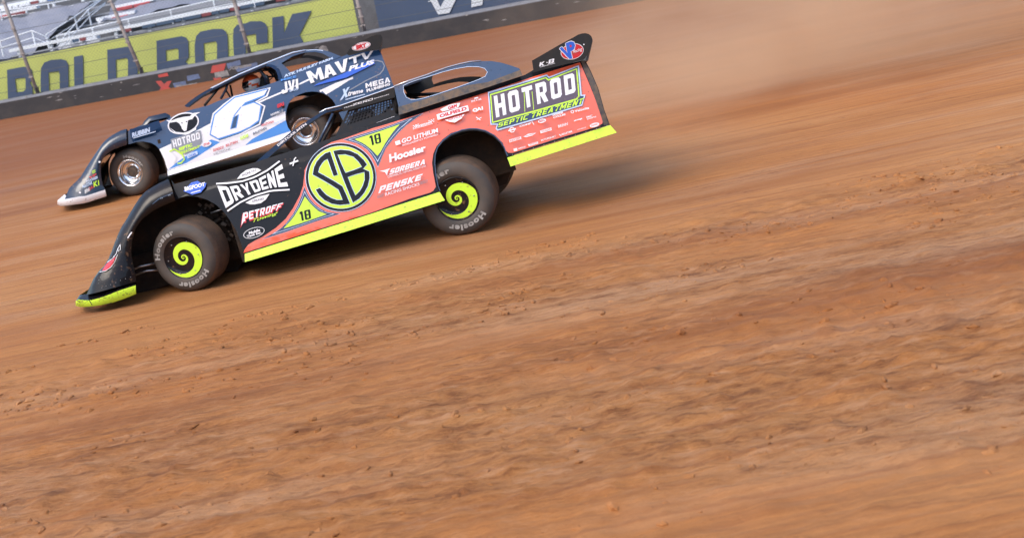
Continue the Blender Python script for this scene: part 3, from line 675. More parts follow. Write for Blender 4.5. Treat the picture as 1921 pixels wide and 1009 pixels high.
def bar_part(name, parent, pts, r, m, n=8):
    b = MB(); b.tube(pts, r, m, n); return b.build(name, parent)
def skirt(F, parent, tops, bots, m, vt=0, vb=-.035, width=None, name='skirt'):
    b = MB(); T_ = [F.at(x, y, vt) for x, y in tops]; B_ = [F.at(x, y, vb) for x, y in bots]
    n = F.ev*.012
    b.loft([T_, B_], m, False); b.loft([[p+n for p in T_], [p+n for p in B_]], m, False)
    return b.build(name, parent)
sk1 = skirt(NF, near, [(459, 476.3), (640, 419), (825, 360.3)], [(459.5, 491.5), (650, 434), (834.5, 376)], m_lime)
sk2 = skirt(NF, near, [(952, 296), (1050, 266), (1144.7, 235.2)], [(958, 312.5), (1057, 281), (1157, 249)], m_lime)

# nose with its lime bumper
n_inner = Z(130, 430, 6.307, [(790, 620), (775, 520), (740, 380), (725, 250), (740, 150), (780, 0)])[:-1]+Z(230, 320, 6.307, [(105, 850), (140, 700), (220, 580), (350, 480), (500, 405), (620, 358)])
n_ridge = Z(130, 430, 6.307, [(320, 750), (345, 560), (480, 430), (560, 310), (640, 150)])+Z(230, 320, 6.307, [(20, 800), (120, 610), (250, 425), (330, 345), (440, 292), (590, 235)])
n_outer = Z(130, 430, 6.307, [(205, 775), (270, 610), (325, 520), (380, 470), (440, 400), (490, 290), (540, 150), (600, 0)])+Z(230, 320, 6.307, [(60, 555), (100, 480), (180, 350), (250, 260), (330, 210), (430, 150), (540, 100)])
nose_o = nose(NF, near, n_inner, n_ridge, n_outer, CW, m_black)
def bumper(F, parent, top, bot, shelf, m, width, mshelf):
    """wrap-round bumper strip: faces left at the side, curves round the front and across the car"""
    b = MB(); n = 16
    Tt = resample(top, n); Bb = resample(bot, n)
    def vv(i): t = 1-i/(n-1); return .0+.16*max(0, (t-.55)/.45)**2
    A = []; B_ = []
    for i in range(n):
        a, w = F.pix(*Tt[i], vv(i)); A.append((a, vv(i), w)); a, w = F.pix(*Bb[i], vv(i)); B_.append((a, vv(i), w))
    # run right across and back down the far side
    def full(Lst): return [F.P(*p) for p in Lst[::-1]]+[F.P(Lst[0][0]-.02, width/2, Lst[0][2])]+[F.P(a, width-v, w) for a, v, w in Lst]
    fa, fb = full(A), full(B_)
    b.loft([fa, fb], m); 
    b.loft([[p+F.ev*.03+F.ex*.02 if k < n else p-F.ev*.03+F.ex*.02 for k, p in enumerate(fb)], fb], m_flat)
    o = b.build('bumper', parent)
    s = MB(); Sh = resample(shelf, n); C_ = []
    for i in range(n):
        v = .10+.1*(1-i/(n-1)); a, w = F.pix(*Sh[i], v); C_.append((a, v, w))
    s.loft([fa, full(C_)], mshelf); s.build('splitter', parent)
    return o
b_top = Z(130, 430, 6.307, [(75, 850), (90, 825), (170, 840), (250, 842), (400, 800), (600, 722), (785, 662)])
b_bot = Z(130, 430, 6.307, [(75, 905), (95, 915), (170, 918), (250, 914), (400, 895), (500, 872), (650, 822), (790, 765)])
b_shelf = Z(130, 430, 6.307, [(120, 780), (205, 765), (260, 760), (320, 745), (450, 700), (600, 645), (790, 585)])
bmp = bumper(NF, near, b_top, b_bot, b_shelf, m_lime, CW, m_black)
bumper_near = bmp

def raydecal(target, parent, name, items):
    """vinyl stickers: outlines projected on a curved body part, cut small enough to follow it, joined to that part's mesh"""
    me = target.data; o = org(target.parent)
    bvh = BVHTree.FromPolygons([v.co+o for v in me.vertices], [tuple(p.vertices) for p in me.polygons])
    bm = bmesh.new(); bm.from_mesh(me); mats = list(me.materials)
    for k, (vs, fs, m) in enumerate(items):
        if m not in mats: mats.append(m); me.materials.append(m)
        t = bmesh.new(); q = [t.verts.new((x, y, 0)) for x, y in vs]
        for f in fs:
            try: t.faces.new([q[i] for i in f])
            except ValueError: pass
        xs = [v[0] for v in vs]; ys = [v[1] for v in vs]
        for ax, lo, hi in ((0, min(xs), max(xs)), (1, min(ys), max(ys))):
            n = int((hi-lo)/2.5)+1
            for c in range(1, n):
                co = [0, 0, 0]; no = [0, 0, 0]; co[ax] = lo+(hi-lo)*c/n; no[ax] = 1
                bmesh.ops.bisect_plane(t, geom=t.verts[:]+t.edges[:]+t.faces[:], plane_co=co, plane_no=no)
        cx, cy = sum(xs)/len(xs), sum(ys)/len(ys); mp = {}
        for v in t.verts:
            x, y = v.co.x, v.co.y
            for _ in range(14):
                d = ray(x, y).normalized(); h = bvh.ray_cast(CAM, d)
                if h[0] is not None: break
                x += (cx-x)*.12; y += (cy-y)*.12
            if h[0] is None: continue
            mp[v] = bm.verts.new(h[0]-d*(.003+.0012*k)-o)
        for f in t.faces:
            if all(v in mp for v in f.verts):
                try: nf = bm.faces.new([mp[v] for v in f.verts]); nf.material_index = mats.index(m)
                except ValueError: pass
        t.free()
    bm.to_mesh(me); bm.free(); me.update()
def RP(pts, m): v, f = tess([pts]); return (v, f, m)
def RT(s, q, m, bold=.03, shear=0): v, f = text2d(s, bold, shear); fn = quadmap(q); return ([fn(a, b) for a, b in v], f, m)
sw = Z(130, 430, 6.307, [(385, 490), (440, 410), (500, 360), (548, 322), (520, 400), (480, 455), (430, 487)])
def RL(pts, wd, m):
    n = len(pts); L = []; Q = []
    for i in range(n):
        a = pts[max(i-1, 0)]; b = pts[min(i+1, n-1)]; dx, dy = b[0]-a[0], b[1]-a[1]; l = math.hypot(dx, dy) or 1
        L.append((pts[i][0]-dy/l*wd/2, pts[i][1]+dx/l*wd/2)); Q.append((pts[i][0]+dy/l*wd/2, pts[i][1]-dx/l*wd/2))
    return (L+Q, [(i, i+1, n+i+1, n+i) for i in range(n-1)], m)
_r = random.Random(4)
def scuffs(o, n, box, m):
    it = []
    for k in range(n):
        x = box[0]+(box[1]-box[0])*_r.random()**1.6; f = (x-box[0])/(box[1]-box[0]); y = box[2]+(box[3]-box[2])*f+_r.uniform(-4.5, 4.5); a = _r.uniform(.5, 1.5)
        it.append(RP([(x, y), (x+a*1.6, y-a*.5), (x+a*1.2, y+a*.4), (x+a*.2, y+a*.6)], m))
    raydecal(o, near, '', it)
scuffs(bmp, 60, (144, 250, 567, 545), m_flat)
m_mud = mat('dried clay spray', (.30, .17, .09), .9)
scuffs(sk1, 70, (462, 828, 486, 370), m_mud); scuffs(sk2, 40, (960, 1150, 305, 245), m_mud); scuffs(bmp, 40, (146, 250, 568, 548), m_mud)
raydecal(bmp, near, '', [RL([(166, 561), (169, 566), (173, 572)], 1.2, m_flat), RL([(190, 572.5), (205, 569.5), (209, 567.5)], 1.2, m_flat)])
raydecal(nose_o, nose_o, 'swoosh_decal', [RP(arc_pts(303, 372, 2.4, 2.0, 12), m_bolt), RP(arc_pts(317.5, 366.5, 2.4, 2.0, 12), m_bolt), RP(arc_pts(303.4, 373, 1.9, 1.5, 12), m_flat), RP(arc_pts(317.9, 367.5, 1.9, 1.5, 12), m_flat), RL([(286, 383), (300, 372), (324, 362)], .9, m_steel),RP(sw, m_red), RL(Z(130, 430, 6.307, [(360, 505), (430, 492), (490, 450), (535, 390), (570, 300)]), 1, m_white),
    RL(Z(130, 430, 6.307, [(450, 390), (510, 345), (555, 290), (575, 225), (605, 180)]), 1, m_white), RL(Z(130, 430, 6.307, [(600, 180), (605, 240), (580, 260), (575, 225)]), .9, m_white),
    RL(Z(130, 430, 6.307, [(690, 105), (720, 60), (740, 35)]), 2.2, m_white)]+
    [RP(arc_pts(*Z(130, 430, 6.307, [(x, y)])[0], .8, .8, 6), m_bolt) for x, y in ((385, 690), (435, 670), (490, 655), (550, 630), (605, 605), (665, 585), (725, 565), (345, 640), (365, 565), (350, 600))])

def deck(F, parent, top, width, cock, g, m, name, mrear=None):
    """hood, cockpit opening and rear deck in one sheet, from side to side"""
    pts = [F.pixg(x, y, g) for x, y in top]; b = MB()
    a0, a1 = cock
    def strip(pp, v0, v1, lo0=0, lo1=0):
        L = []; 
        n = 5
        for k in range(n+1):
            t = k/n; L.append([F.P(a, v0(w) + (v1(w)-v0(w))*t, w-.004-.07*math.sin(math.pi*t)) for a, w in pp])
        b.loft(L, m)
    gl = lambda w: g(w)+.002; gr = lambda w: width-g(w)-.002
    front = [p for p in pts if p[0] <= a0]; mid = [p for p in pts if a0 <= p[0] <= a1]; rear = [p for p in pts if p[0] >= a1]
    def ins(l1, l2):
        if l1 and l2: 
            p = l1[-1]; q = l2[0]; c = ((p[0]+q[0])/2, (p[1]+q[1])/2); l1.append(c); l2.insert(0, c)
    ins(front, mid); ins(mid, rear)
    strip(front, gl, gr); strip(rear, gl, gr)
    strip(mid, gl, lambda w: .34); strip(mid, lambda w: width-.34, gr)
    return b.build(name, parent)
acock = (NF.pix(600, 262, .2)[0], NF.pix(820, 190, .2)[0])
deck(NF, near, TOPN, CW, acock, g_near, m_black, 'deck')

def P3(F, L, v): return [F.at(x, y, v) for x, y in L]
def rearend(F, parent, rear, width, g):
    b = MB(); p = [F.pixg(x, y, g) for x, y in rear]
    b.loft([[F.P(a-.01, g(w)+.003, w) for a, w in p], [F.P(a-.01, width-g(w)-.003, w) for a, w in p]], m_flat, False)
    return b.build('rear_panel', parent)
rearend(NF, near, REARN, CW, g_near)

def spoiler(F, parent, side, blade, width, m, decals):
    o = None
    for v in (.07, width-.08):
        b = MB(); pts = [F.pix(x, y, .07) for x, y in side]
        k = 0 if v < .1 else 1
        b.slab([F.P(a+.10*k, v, w-.11*k) for a, w in pts], F.ev*.012, m)
        q = b.build('spoiler_side', parent)
        if v < .1: o = q
    b = MB(); l = [F.pix(x, y, .07) for x, y in blade]
    b.slab([F.P(a, .085, w) for a, w in l], F.ev*(width-.17)-F.ew*.11+F.ex*.10, m_dusty); b.build('spoiler', parent)
    return o
sps = Z(900, 50, 6.403, [(628, 410), (648, 400), (800, 312), (960, 220), (1130, 130), (1180, 100), (1225, 86), (1270, 82), (1310, 92), (1340, 118), (1355, 160), (1340, 230), (1300, 335), (1250, 402), (1000, 458), (800, 510), (650, 552)])
spo = spoiler(NF, near, sps, [(1099, 114.5), (1104, 114), (1112.5, 77), (1110, 74.5)], CW, m_flat, None)
vpc = Z(900, 50, 6.403, [(1110, 302)])[0]
def rb(s, q, m, w=.62, t=.2, gap=.12): v, f = block2d(s, w, t, gap); fn = quadmap(q); return ([fn(a, b) for a, b in v], f, m)
Vq = Z(900, 50, 6.403, [(958, 268), (985, 245), (1052, 318), (1032, 205), (1065, 190), (1098, 180), (1130, 190), (1145, 225), (1135, 270), (1112, 292), (1092, 300), (1112, 385), (1078, 392)])
Vh = Z(900, 50, 6.403, [(1078, 228), (1100, 222), (1106, 245), (1088, 255)])
raydecal(spo, spo, 'fuel_logo', [RP(arc_pts(vpc[0], vpc[1], 21.8, 14.8, 40, rot=-14), m_white), RP(arc_pts(vpc[0], vpc[1], 20.8, 13.8, 40, rot=-14), m_red),
    RL(Vq+Vq[:1], 2.4, m_white), RP(Vq, m_blue), RP(Vh, m_red),
    RT('Racing', Z(900, 50, 6.403, [(1120, 285), (1225, 250), (1235, 300), (1125, 335)]), m_white, .01, .3),
    RP(arc_pts(1095.3, 84, 1.4, 1.4, 10), m_white)])
raydecal(spo, spo, 'lettering', [rb('K', [(1013, 117.6), (1022, 115.2), (1021, 123), (1011.5, 125.2)], m_white, .7, .24), RP(arc_pts(1026.2, 117.8, 1.2, 1.2, 8), m_white), rb('B', [(1030, 112.6), (1040, 110), (1039, 118), (1028.5, 120.6)], m_white, .7, .22),
    RT('CARBURETORS', [(1012.5, 125.6), (1041, 118), (1041.3, 119.8), (1013, 127.4)], m_white, .01)])

# sail panels and roof
def g_sail(w): return .12+.30*max(0, w-.95)
sail_out = Z(720, 100, 6.307, [(120, 395), (300, 330), (505, 262), (600, 225), (750, 170), (900, 130), (1020, 105), (1150, 95), (1270, 95), (1380, 112), (1480, 140), (1600, 180), (1615, 200)])+[(915, 155), (878.6, 160.5), (815, 180.2), (799, 186.5), (767.6, 195.5), (748, 202)]
sail_hole = Z(720, 100, 6.307, [(230, 385), (300, 352), (400, 315), (500, 288), (600, 255), (700, 223), (850, 185), (1000, 160), (1120, 162), (1195, 182), (1226, 225), (1200, 275), (1130, 310), (1050, 340), (850, 410), (600, 495), (450, 538), (370, 550), (320, 550), (265, 522), (235, 460)])
SLP = Panel(NF, g_sail); SLP.poly(sail_out, m_steel, [sail_hole])
SLP.line(sail_hole, .9, m_pale, True)
for x, y in Z(720, 100, 6.307, [(600, 243), (700, 215), (785, 190), (875, 170), (965, 150), (1060, 135), (1140, 130), (1225, 122), (1270, 205), (1380, 195), (175, 410), (180, 450), (185, 590)]): SLP.poly(arc_pts(x, y, .8, .8, 8), m_flat)
SLP.build('sail_panel', near, m_flat)
SRP = Panel(NF, g_sail); SRP.poly(sail_out, m_flat, [sail_hole]); SRP.build('sail_panel', near, m_flat, mirror=CW, dw=-.09)
# brown folded flange between sail and body
b = MB()
top_ = [NF.at(x, y, .13) for x, y in [(747, 201), (767.6, 195), (799, 186), (815, 180), (878.6, 160), (915, 154.5), (976, 131.5)]]
bot_ = [NF.at(x, y, .10) for x, y in [(748.5, 216), (768, 210), (799, 200), (815, 195), (878.6, 175.5), (915, 164), (980, 142)]]
b.loft([top_, bot_], m_dusty, False); b.loft([[p+NF.ev*.01 for p in top_], [p+NF.ev*.01 for p in bot_]], m_dusty, False); b.build('sail_flange', near)
# roof with its dropped edge
roofL = [(599, 213), (612, 206), (639, 199.5), (686, 183), (739, 164.5), (799, 142.5)]
b = MB(); lo = [NF.pix(x, y, .3) for x, y in roofL]
n = 6
b.loft([[NF.P(a, .30+(CW-.6)*k/n, w+.012*math.sin(math.pi*k/n)-.002) for a, w in lo] for k in range(n+1)], m_steel)
b.loft([[NF.P(a, .30+(CW-.6)*k/n, w-.02) for a, w in lo] for k in range(n+1)], m_flat)
for v in (.298, CW-.298):
    b.loft([[NF.P(a, v, w) for a, w in lo], [NF.P(a+.0, v, w-(.016 if a < lo[1][0] else .03)) for a, w in lo]], m_steel if v < 1 else m_flat, False)
roof = b.build('roof', near)
RPn = Panel(NF, lambda w: .27); RPn.poly([(641, 200.5), (686, 184.5), (740, 165.5), (741, 183), (700, 195), (644, 210)], m_flat)
RPn.text('TEAM', [(645, 202), (660, 197.5), (660, 199.5), (645, 204)], m_white, .02); RPn.block('ZERO', [(662, 195.5), (700, 184), (699, 188.2), (661, 199.2)], m_white, .9, .2); RPn.text('RACECARS', [(702, 184.5), (730, 176.5), (730, 178.2), (702, 186.5)], m_white, .02)
RPn.build('roof_fascia', near, m_flat)
def ribbon(F, parent, up, lo_, v, m, name, label=None):
    b = MB(); n = 12; U = resample(up, n); Lw = resample(lo_, n)
    pts = [F.at(x, y, v) for x, y in U]; q = [F.at(x, y, v) for x, y in Lw]; e = F.ev*.02
    b.loft([pts, q, [p+e for p in q], [p+e for p in pts]], m, False, True)
    return b.build(name, parent)
pill = ribbon(NF, near, [(480, 304), (520, 269), (551, 243.5), (575, 228), (599, 213), (612, 205.5)], [(500, 299), (530, 273), (556, 248.5), (580, 232), (602, 217.5), (614, 211)], .24, m_steel, 'windscreen_pillar')
raydecal(pill, pill, 'lettering', [RT('DIRTCAR MTN', [(519, 271.5), (573, 230.5), (576, 234), (522, 275)], m_white, .05)])
# same pillar on the far side
ribbon(NF, near, [(500, 292), (551, 247), (599, 217), (625, 207)], [(506, 291), (556, 251), (602, 221), (627, 211)], 1.6, m_flat, 'windscreen_pillar')
bar_part('roll_bar', near, P3(NF, [(598, 268), (611, 241), (624, 213)], .3), .014, m_steel); bar_part('roll_bar', near, P3(NF, [(606, 266), (619, 240), (630, 216)], .5), .012, m_flat)
bar_part('roll_bar', near, P3(NF, [(745, 212), (742, 190), (740, 166)], .33), .02, m_flat); bar_part('roll_bar', near, P3(NF, [(745, 212), (742, 190), (740, 166)], 1.55), .02, m_flat)
bar_part('roll_bar', near, P3(NF, [(620, 262), (700, 232), (744, 190)], .45), .018, m_flat); bar_part('roll_bar', near, P3(NF, [(745, 180), (830, 176), (880, 178)], .9), .018, m_flat)
bar_part('roll_bar', near, P3(NF, [(745, 176), (790, 186), (860, 184)], 1.4), .016, m_flat)
bar_part('roll_bar', near, [NF.at(740, 168, .33), NF.at(740, 168, 1.55)], .02, m_flat); bar_part('roll_bar', near, [NF.at(625, 214, .33), NF.at(625, 214, 1.55)], .018, m_flat)

bar_part('roof_edge_line', near, [NF.P(a, .285, w+.004) for a, w in lo], .009, m_chrome, 6)  # chrome strip added to stand in for the bright reflection along the roof edge
bar_part('sail_top_highlight', near, [NF.P(*(lambda q: (q[0], g_sail(q[1])-.004, q[1]+.002))(NF.pixg(x, y, g_sail))) for x, y in [(740, 162.5), (767, 152), (800, 141.5), (815, 135.5), (839, 127), (863, 120.6), (882, 116.6), (902, 115)]], .006, m_chrome, 6)  # highlight on the sail's top edge, built as an added chrome strip
# window net
b = MB()
def nq(u, v_): return quadmap([(652, 209), (741, 184), (747, 215), (628, 258)])(u, v_)
WN = Panel(NF, lambda w: .33)
us = [0]; vs_ = [-.02, .33]
for i in range(15): us += [.06+i*.06, .06+i*.06+.034]
for j in range(5): vs_ += [.33+j*.125+.04, .33+(j+1)*.125-.005]
us = sorted(us)+[1.02]; vs_ = vs_+[1.3]
VV = []; FFc = []
for v_ in vs_:
    for u in us: VV.append(WN.map(*nq(u, v_)))
nu = len(us)
for j in range(len(vs_)-1):
    for i in range(nu-1):
        hole = i % 2 == 1 and 2 <= j <= 10 and j % 2 == 0 and (i*7+j*3) % 13
        if not hole: FFc.append((j*nu+i, j*nu+i+1, (j+1)*nu+i+1, (j+1)*nu+i))
WN.p.append((VV, FFc, m_net))
WN.build('window_net', near, m_net)

b = MB()   # seat and dark cockpit tub
sp = [(636, 268), (650, 236), (664, 214), (694, 204), (704, 212), (702, 235), (700, 258)]
b.slab(P3(NF, sp, .55), NF.ev*.5, m_flat); b.build('seat', near)
b = MB(); lst = [(757, 165), (768, 154.5), (812, 142), (810, 150), (815, 163), (800, 168), (770, 186)]
b.slab(P3(NF, lst, 1.35), NF.ev*.02, m_flat); b.build('headrest_panel', near)

# undertray and wheel tubs, firewall
b = MB()
def boxab(a0, a1, v0, v1, w0, w1, m):
    b.box(NF.P((a0+a1)/2, (v0+v1)/2, (w0+w1)/2), NF.ex*((a1-a0)/2), NF.ev*((v1-v0)/2), NF.ew*((w1-w0)/2), m)
boxab(-.88, 1.05, .1, CW-.1, .27, .31, m_flat)
boxab(-1.5, -.86, .5, 1.45, .3, .8, m_under); boxab(-2.2, -1.5, .55, 1.4, .25, .62, m_under)
boxab(-.9, -.86, .06, CW-.06, .28, .82, m_under); boxab(1.05, 1.08, .1, CW-.1, .3, .85, m_under)
boxab(1.08, 1.9, .5, 1.45, .34, .82, m_under); boxab(1.9, 2.6, .5, 1.45, .5, .6, m_flat); boxab(1.84, 1.87, .1, CW-.1, .45, .85, m_under)
b.slab(P3(NF, [(246, 503), (246, 440), (262, 408), (290, 388), (330, 366), (420, 366), (452, 420), (460, 478), (445, 510), (300, 505)], .62), NF.ev*.02, m_under)
b.slab(P3(NF, [(806, 372), (808, 290), (838, 250), (890, 236), (932, 250), (955, 288), (962, 312), (950, 345), (900, 362)], .66), NF.ev*.02, m_under)
b.build('chassis', near)
for q in ([(248, 507), (262, 500), (300, 492)], [(250, 517), (275, 508), (310, 505)]): bar_part('suspension_arm', near, P3(NF, q, .3), .012, m_bolt)
bar_part('suspension_arm', near, P3(NF, [(300, 470), (380, 430), (440, 395)], .48), .02, m_dusty); bar_part('brake_hose', near, P3(NF, [(395, 400), (415, 393), (440, 380)], .35), .009, m_bolt)
bar_part('front_axle', near, P3(NF, [(345, 480), (380, 470), (420, 462)], .6), .03, m_under)
rnd = random.Random(2); b = MB()
for k in range(70):
    x = rnd.uniform(366, 452); y = rnd.uniform(378, 440)+(x-400)*.5; p = NF.at(x, y, .45); s_ = rnd.uniform(.004, .013)
    b.box(p, (NF.ex*.8+NF.ew*.6)*s_, NF.ev*s_*2, (NF.ew*.8-NF.ex*.6)*s_*rnd.uniform(.5, 2), rnd.choice([m_dusty, m_under, m_dusty]))
tag(b.build('caked_mud', near), kind='stuff')


# wheels
def wc(px, py, Rr, dy=0):
    p = ground_at(px, py, Rr); p.y += dy; return p
cf = wc(343, 484, .345); cr_ = wc(857, 373, .368)
FS, RS = R(22), R(15)
wheel(near, cf, FS, 0, .345, .195, 'cover', rot=R(-10))
wheel(near, cr_, RS, 0, .368, .19, 'cover', rot=R(-14))
nf_ = Vector((math.sin(FS), math.cos(FS), 0)); nr_ = Vector((math.sin(RS), math.cos(RS), 0))
cfr = cf+Vector((.1, 1.95, 0)); wheel(near, cfr, FS, 0, .345, .16, 'dish', side=-1)
crr = cr_+nr_*1.95; wheel(near, crr, RS, 0, .368, .19, 'dish', side=-1)
b = MB(); b.tube([cr_+nr_*.2, crr-nr_*.2], .05, m_under); b.build('rear_axle', near)
WHEELS += [(cf.x, cf.y), (cr_.x, cr_.y), (cfr.x, cfr.y), (crr.x, crr.y)]

# ================================================================== FAR CAR
far_O = Vector((-1.4, 6.95, 0))
FF = Frame(far_O, R(3.6), R(6.5), R(5))
def g_far(w):
    t = max(0, (w-.15)/.95); return .03*t+.13*t**2.4
far = empty('race_car', far_O, 'navy blue and white dirt race car with a big white number 6 on its side', 'race car')
TOPF = [(240, 247), (268, 238), (300, 231), (330, 216), (360, 206), (391, 198), (409, 190), (438.5, 180.5), (478, 167), (500, 160), (526, 151), (575, 131), (623.6, 113.5), (653.6, 102), (711.7, 94)]
REARF = [(714, 97.5), (723, 122), (732, 144), (742, 172), (754, 205)]
ARCHFR = [(650, 238)]+[(632, 205), (628, 194), (623, 187), (615, 180), (607, 175.8), (596, 172.8), (585, 172), (573, 173.5), (561.4, 177.5), (553, 182), (545.6, 188), (541, 196), (537.7, 205), (535.7, 219), (536, 229), (540, 239), (546.6, 250)]
ARCHFF = [(314, 322), (313, 315), (308, 299), (304, 289), (298, 279), (292, 273), (284, 268.5), (268.5, 265.5), (255, 267), (241, 271)]
def far_side():
    P = Panel(FF, g_far, step=.0006)
    P.poly(TOPF+REARF+ARCHFR+ARCHFF, m_dnavy)
    q = lambda L: Z(280, 80, 5.046, L)
    # white lower sweep
    P.poly([(299, 280), (340, 261), (397, 230.5), (391, 254), (413, 266), (448.5, 254), (490, 236), (500, 226), (535, 209), (535.7, 219), (536.5, 229), (540, 239), (545, 247), (430, 285), (315, 320), (313, 315), (308, 299)], m_white)
    P.poly([(316, 318), (330, 306), (368, 280), (396, 262), (413, 267), (392, 280), (372, 293), (350, 306)], m_sky)
    P.poly([(460, 273), (472, 262), (500, 246), (536, 226), (540, 239), (545, 246), (500, 261)], m_sky)
    P.line([(478, 196), (500, 186), (528, 174), (560, 159), (575, 152), (590, 145)], 3, m_white)
    P.line([(600, 172), (630, 158), (662, 147)], 3.5, m_white)
    P.poly([(604, 171), (612, 178), (640, 161), (663, 146)], m_white)
    P.line(resample([(655, 170), (690, 150), (712, 140), (722, 128), (720, 118), (712, 114), (690, 116)], 14), 2, m_greyv)
    # number 6
    W0 = q([(1150, 425), (1090, 440), (800, 510), (700, 585), (600, 672), (575, 780), (558, 885), (665, 942), (850, 880), (1050, 780), (1100, 602), (1022, 562), (1120, 512)])
    P.poly(W0, m_white); c0 = (sum(p[0] for p in W0)/len(W0), sum(p[1] for p in W0)/len(W0))
    W1 = q([(1135, 440), (1090, 450), (805, 522), (705, 597), (612, 680), (588, 780), (572, 878), (665, 928), (845, 868), (1038, 770), (1085, 608), (1000, 563), (1105, 505)])
    P.poly(W1, m_dnavy)
    S6 = q([(1118, 448), (1010, 478), (810, 528), (715, 605), (622, 688), (600, 790), (583, 868), (652, 908), (850, 845), (950, 798), (1032, 738), (1052, 602), (990, 573), (930, 592), (868, 612), (905, 570), (1085, 500)])
    H6 = q([(797, 710), (845, 683), (822, 806), (770, 822)])
    P.line(S6, 5, m_sky, True); P.poly(S6, m_white, [H6[::-1]]); P.line(H6, 2.2, m_sky, True)
    P.line(q([(868, 612), (830, 660), (800, 700)]), 2, m_sky)
    # bull skull badge
    P.poly(arc_pts(344, 232, 30, 19.5, 40, rot=-16), m_white); P.poly(arc_pts(344, 232, 27.5, 17.2, 40, rot=-16), m_black)
    P.poly([(336, 232), (331, 229), (318, 231), (312, 226), (322, 227), (332, 223), (345, 220), (356, 219), (363, 213), (376, 211), (366, 217), (361, 224), (353, 226), (351, 237), (350, 245), (346, 247), (342, 243), (340, 238)], m_white)
    P.poly(arc_pts(341.5, 231.5, 1.5, 1.2, 8), m_black); P.poly(arc_pts(350, 229, 1.5, 1.2, 8), m_black)
    P.poly([(318, 240), (330, 248), (348, 250), (368, 240), (368, 244), (350, 254), (330, 251)], m_white)
    # HOTROD sign
    P.poly([(320, 262), (376, 245), (379, 266), (372, 274), (360, 283), (348, 290), (334, 284), (323, 282)], m_greyv)
    P.block('HOTROD', [(323, 264), (374, 248), (375.5, 261), (326, 277.5)], m_white, .62, .2, .16)
    P.text('SEPTIC', [(335, 278), (360, 269), (361, 275), (336, 284)], m_lime, .06); P.text('TREATMENT', [(335, 286), (375, 272.5), (375, 277), (337, 291)], m_lime, .04)
    P.line([(318, 285), (327, 280), (333, 284), (342, 290), (346, 299), (340, 306), (333, 307)], 2.4, m_lime); P.line([(322, 286), (330, 296), (326, 306)], 2.4, m_helw)
    P.poly(arc_pts(388, 271, 9, 4.6, 20, rot=-18), m_white); P.text('STAR', base_quad(382, 275, 394, 271, 4.5), m_red, .05)
    P.poly([(350, 290), (370, 283.5), (371, 290), (352, 298)], m_pale); P.text('ODEL', base_quad(354, 296, 369, 290.5, 4), m_blue, .03)
    P.text('SUNOCO', base_quad(400, 285, 420, 278.5, 5), m_red, .03); P.text('BILSTEIN', base_quad(424, 276, 446, 268, 4.5), m_red, .02); P.text('LUCAS', base_quad(451, 263, 466, 257, 6), m_lime, .06)
    P.text('BALDWIN', base_quad(475, 254, 500, 243, 4.5), m_navy, .03); P.text('ARIZONA', base_quad(490, 238, 514, 230, 4), m_red, .02); P.text('WELLS', base_quad(508, 221, 532, 211, 6), m_greyv, .06)
    P.text('ROCKET', base_quad(515, 235, 536, 225, 3.6), m_pale, .03); P.text('VALVOLINE', base_quad(400, 292, 432, 281, 3.4), m_greyv, .02)
    P.text('SRI', base_quad(520, 204, 533, 199, 7), m_red, .06); P.text('RACEFUEL', base_quad(508, 218, 524, 212, 3), m_white, .03)
    # sponsors on the quarter
    P.block('JVI', [(527, 157), (559, 149), (560, 167), (529, 178)], m_white, .7, .27, .1); P.text('GROUP', [(543, 170), (560, 166), (560.5, 169.5), (543, 174)], m_pale, .02)
    P.text('MIKE', [(527, 150), (556, 143), (556, 147), (527, 154)], m_sky, .03)
    P.poly([(588, 163), (596, 158), (640, 141), (700, 113), (703, 121), (650, 147)], m_blue)
    P.block('MAV', [(574, 137), (652, 111), (655, 133), (583, 158)], m_white, .7, .25, .02)
    P.block('TV', [(654, 110.5), (702, 94.5), (698, 109), (657, 124)], m_white, .8, .22, .02)
    P.text('PLUS', [(655, 126), (702, 113), (702, 121), (654, 136)], m_white, .05, .1)
    P.block('MEGA', [(685, 158), (731, 145.5), (732, 155), (686, 167)], m_white, .8, .26, .14)
    P.text('PLUMBING', [(687, 168.5), (731, 156), (731.5, 161), (688, 174.5)], m_white, .05)
    P.text('X', [(640, 170), (656, 164), (655, 181), (637, 190)], m_pale, .08, .2); P.text('treme', [(653, 173), (681, 168), (681, 174.5), (652, 182)], m_white, .04, .2); P.line([(648, 188), (684, 178)], 1.6, m_pale)
    P.line([(600, 171), (662, 146)], .5, m_white)
    return P.build('side_panel', far, m_flat)
far_side()
PR = Panel(FF, g_far); PR.poly(TOPF+REARF+ARCHFR+ARCHFF, m_dnavy); PR.build('side_panel', far, m_flat, mirror=CW)
skirt(FF, far, [(314, 321), (430, 284.5), (546, 247)], [(315, 330), (432, 294.5), (548, 256.5)], m_white)
skirt(FF, far, [(650, 238), (754, 205)], [(652, 248), (760, 214)], m_white)
f_inner = Z(100, 200, 5.046, [(488, 785), (465, 740), (448, 640), (447, 540), (480, 470), (560, 410), (700, 360)])
f_ridge = Z(100, 200, 5.046, [(300, 850), (320, 760), (370, 620), (400, 520), (450, 410), (540, 330), (690, 270)])
f_outer = Z(100, 200, 5.046, [(108, 880), (150, 770), (250, 680), (330, 550), (410, 430), (480, 330), (560, 270), (650, 222), (692, 212)])
fnose = nose(FF, far, f_inner, f_ridge, f_outer, CW, m_nose, vs=(0, .012, .08))
bumper(FF, far, Z(100, 200, 5.046, [(40, 890), (60, 880), (110, 880), (300, 850), (490, 788)]), Z(100, 200, 5.046, [(40, 925), (60, 940), (110, 940), (300, 915), (505, 848)]), Z(100, 200, 5.046, [(108, 830), (125, 850), (180, 845), (320, 820), (485, 770)]), m_white, CW, m_white)
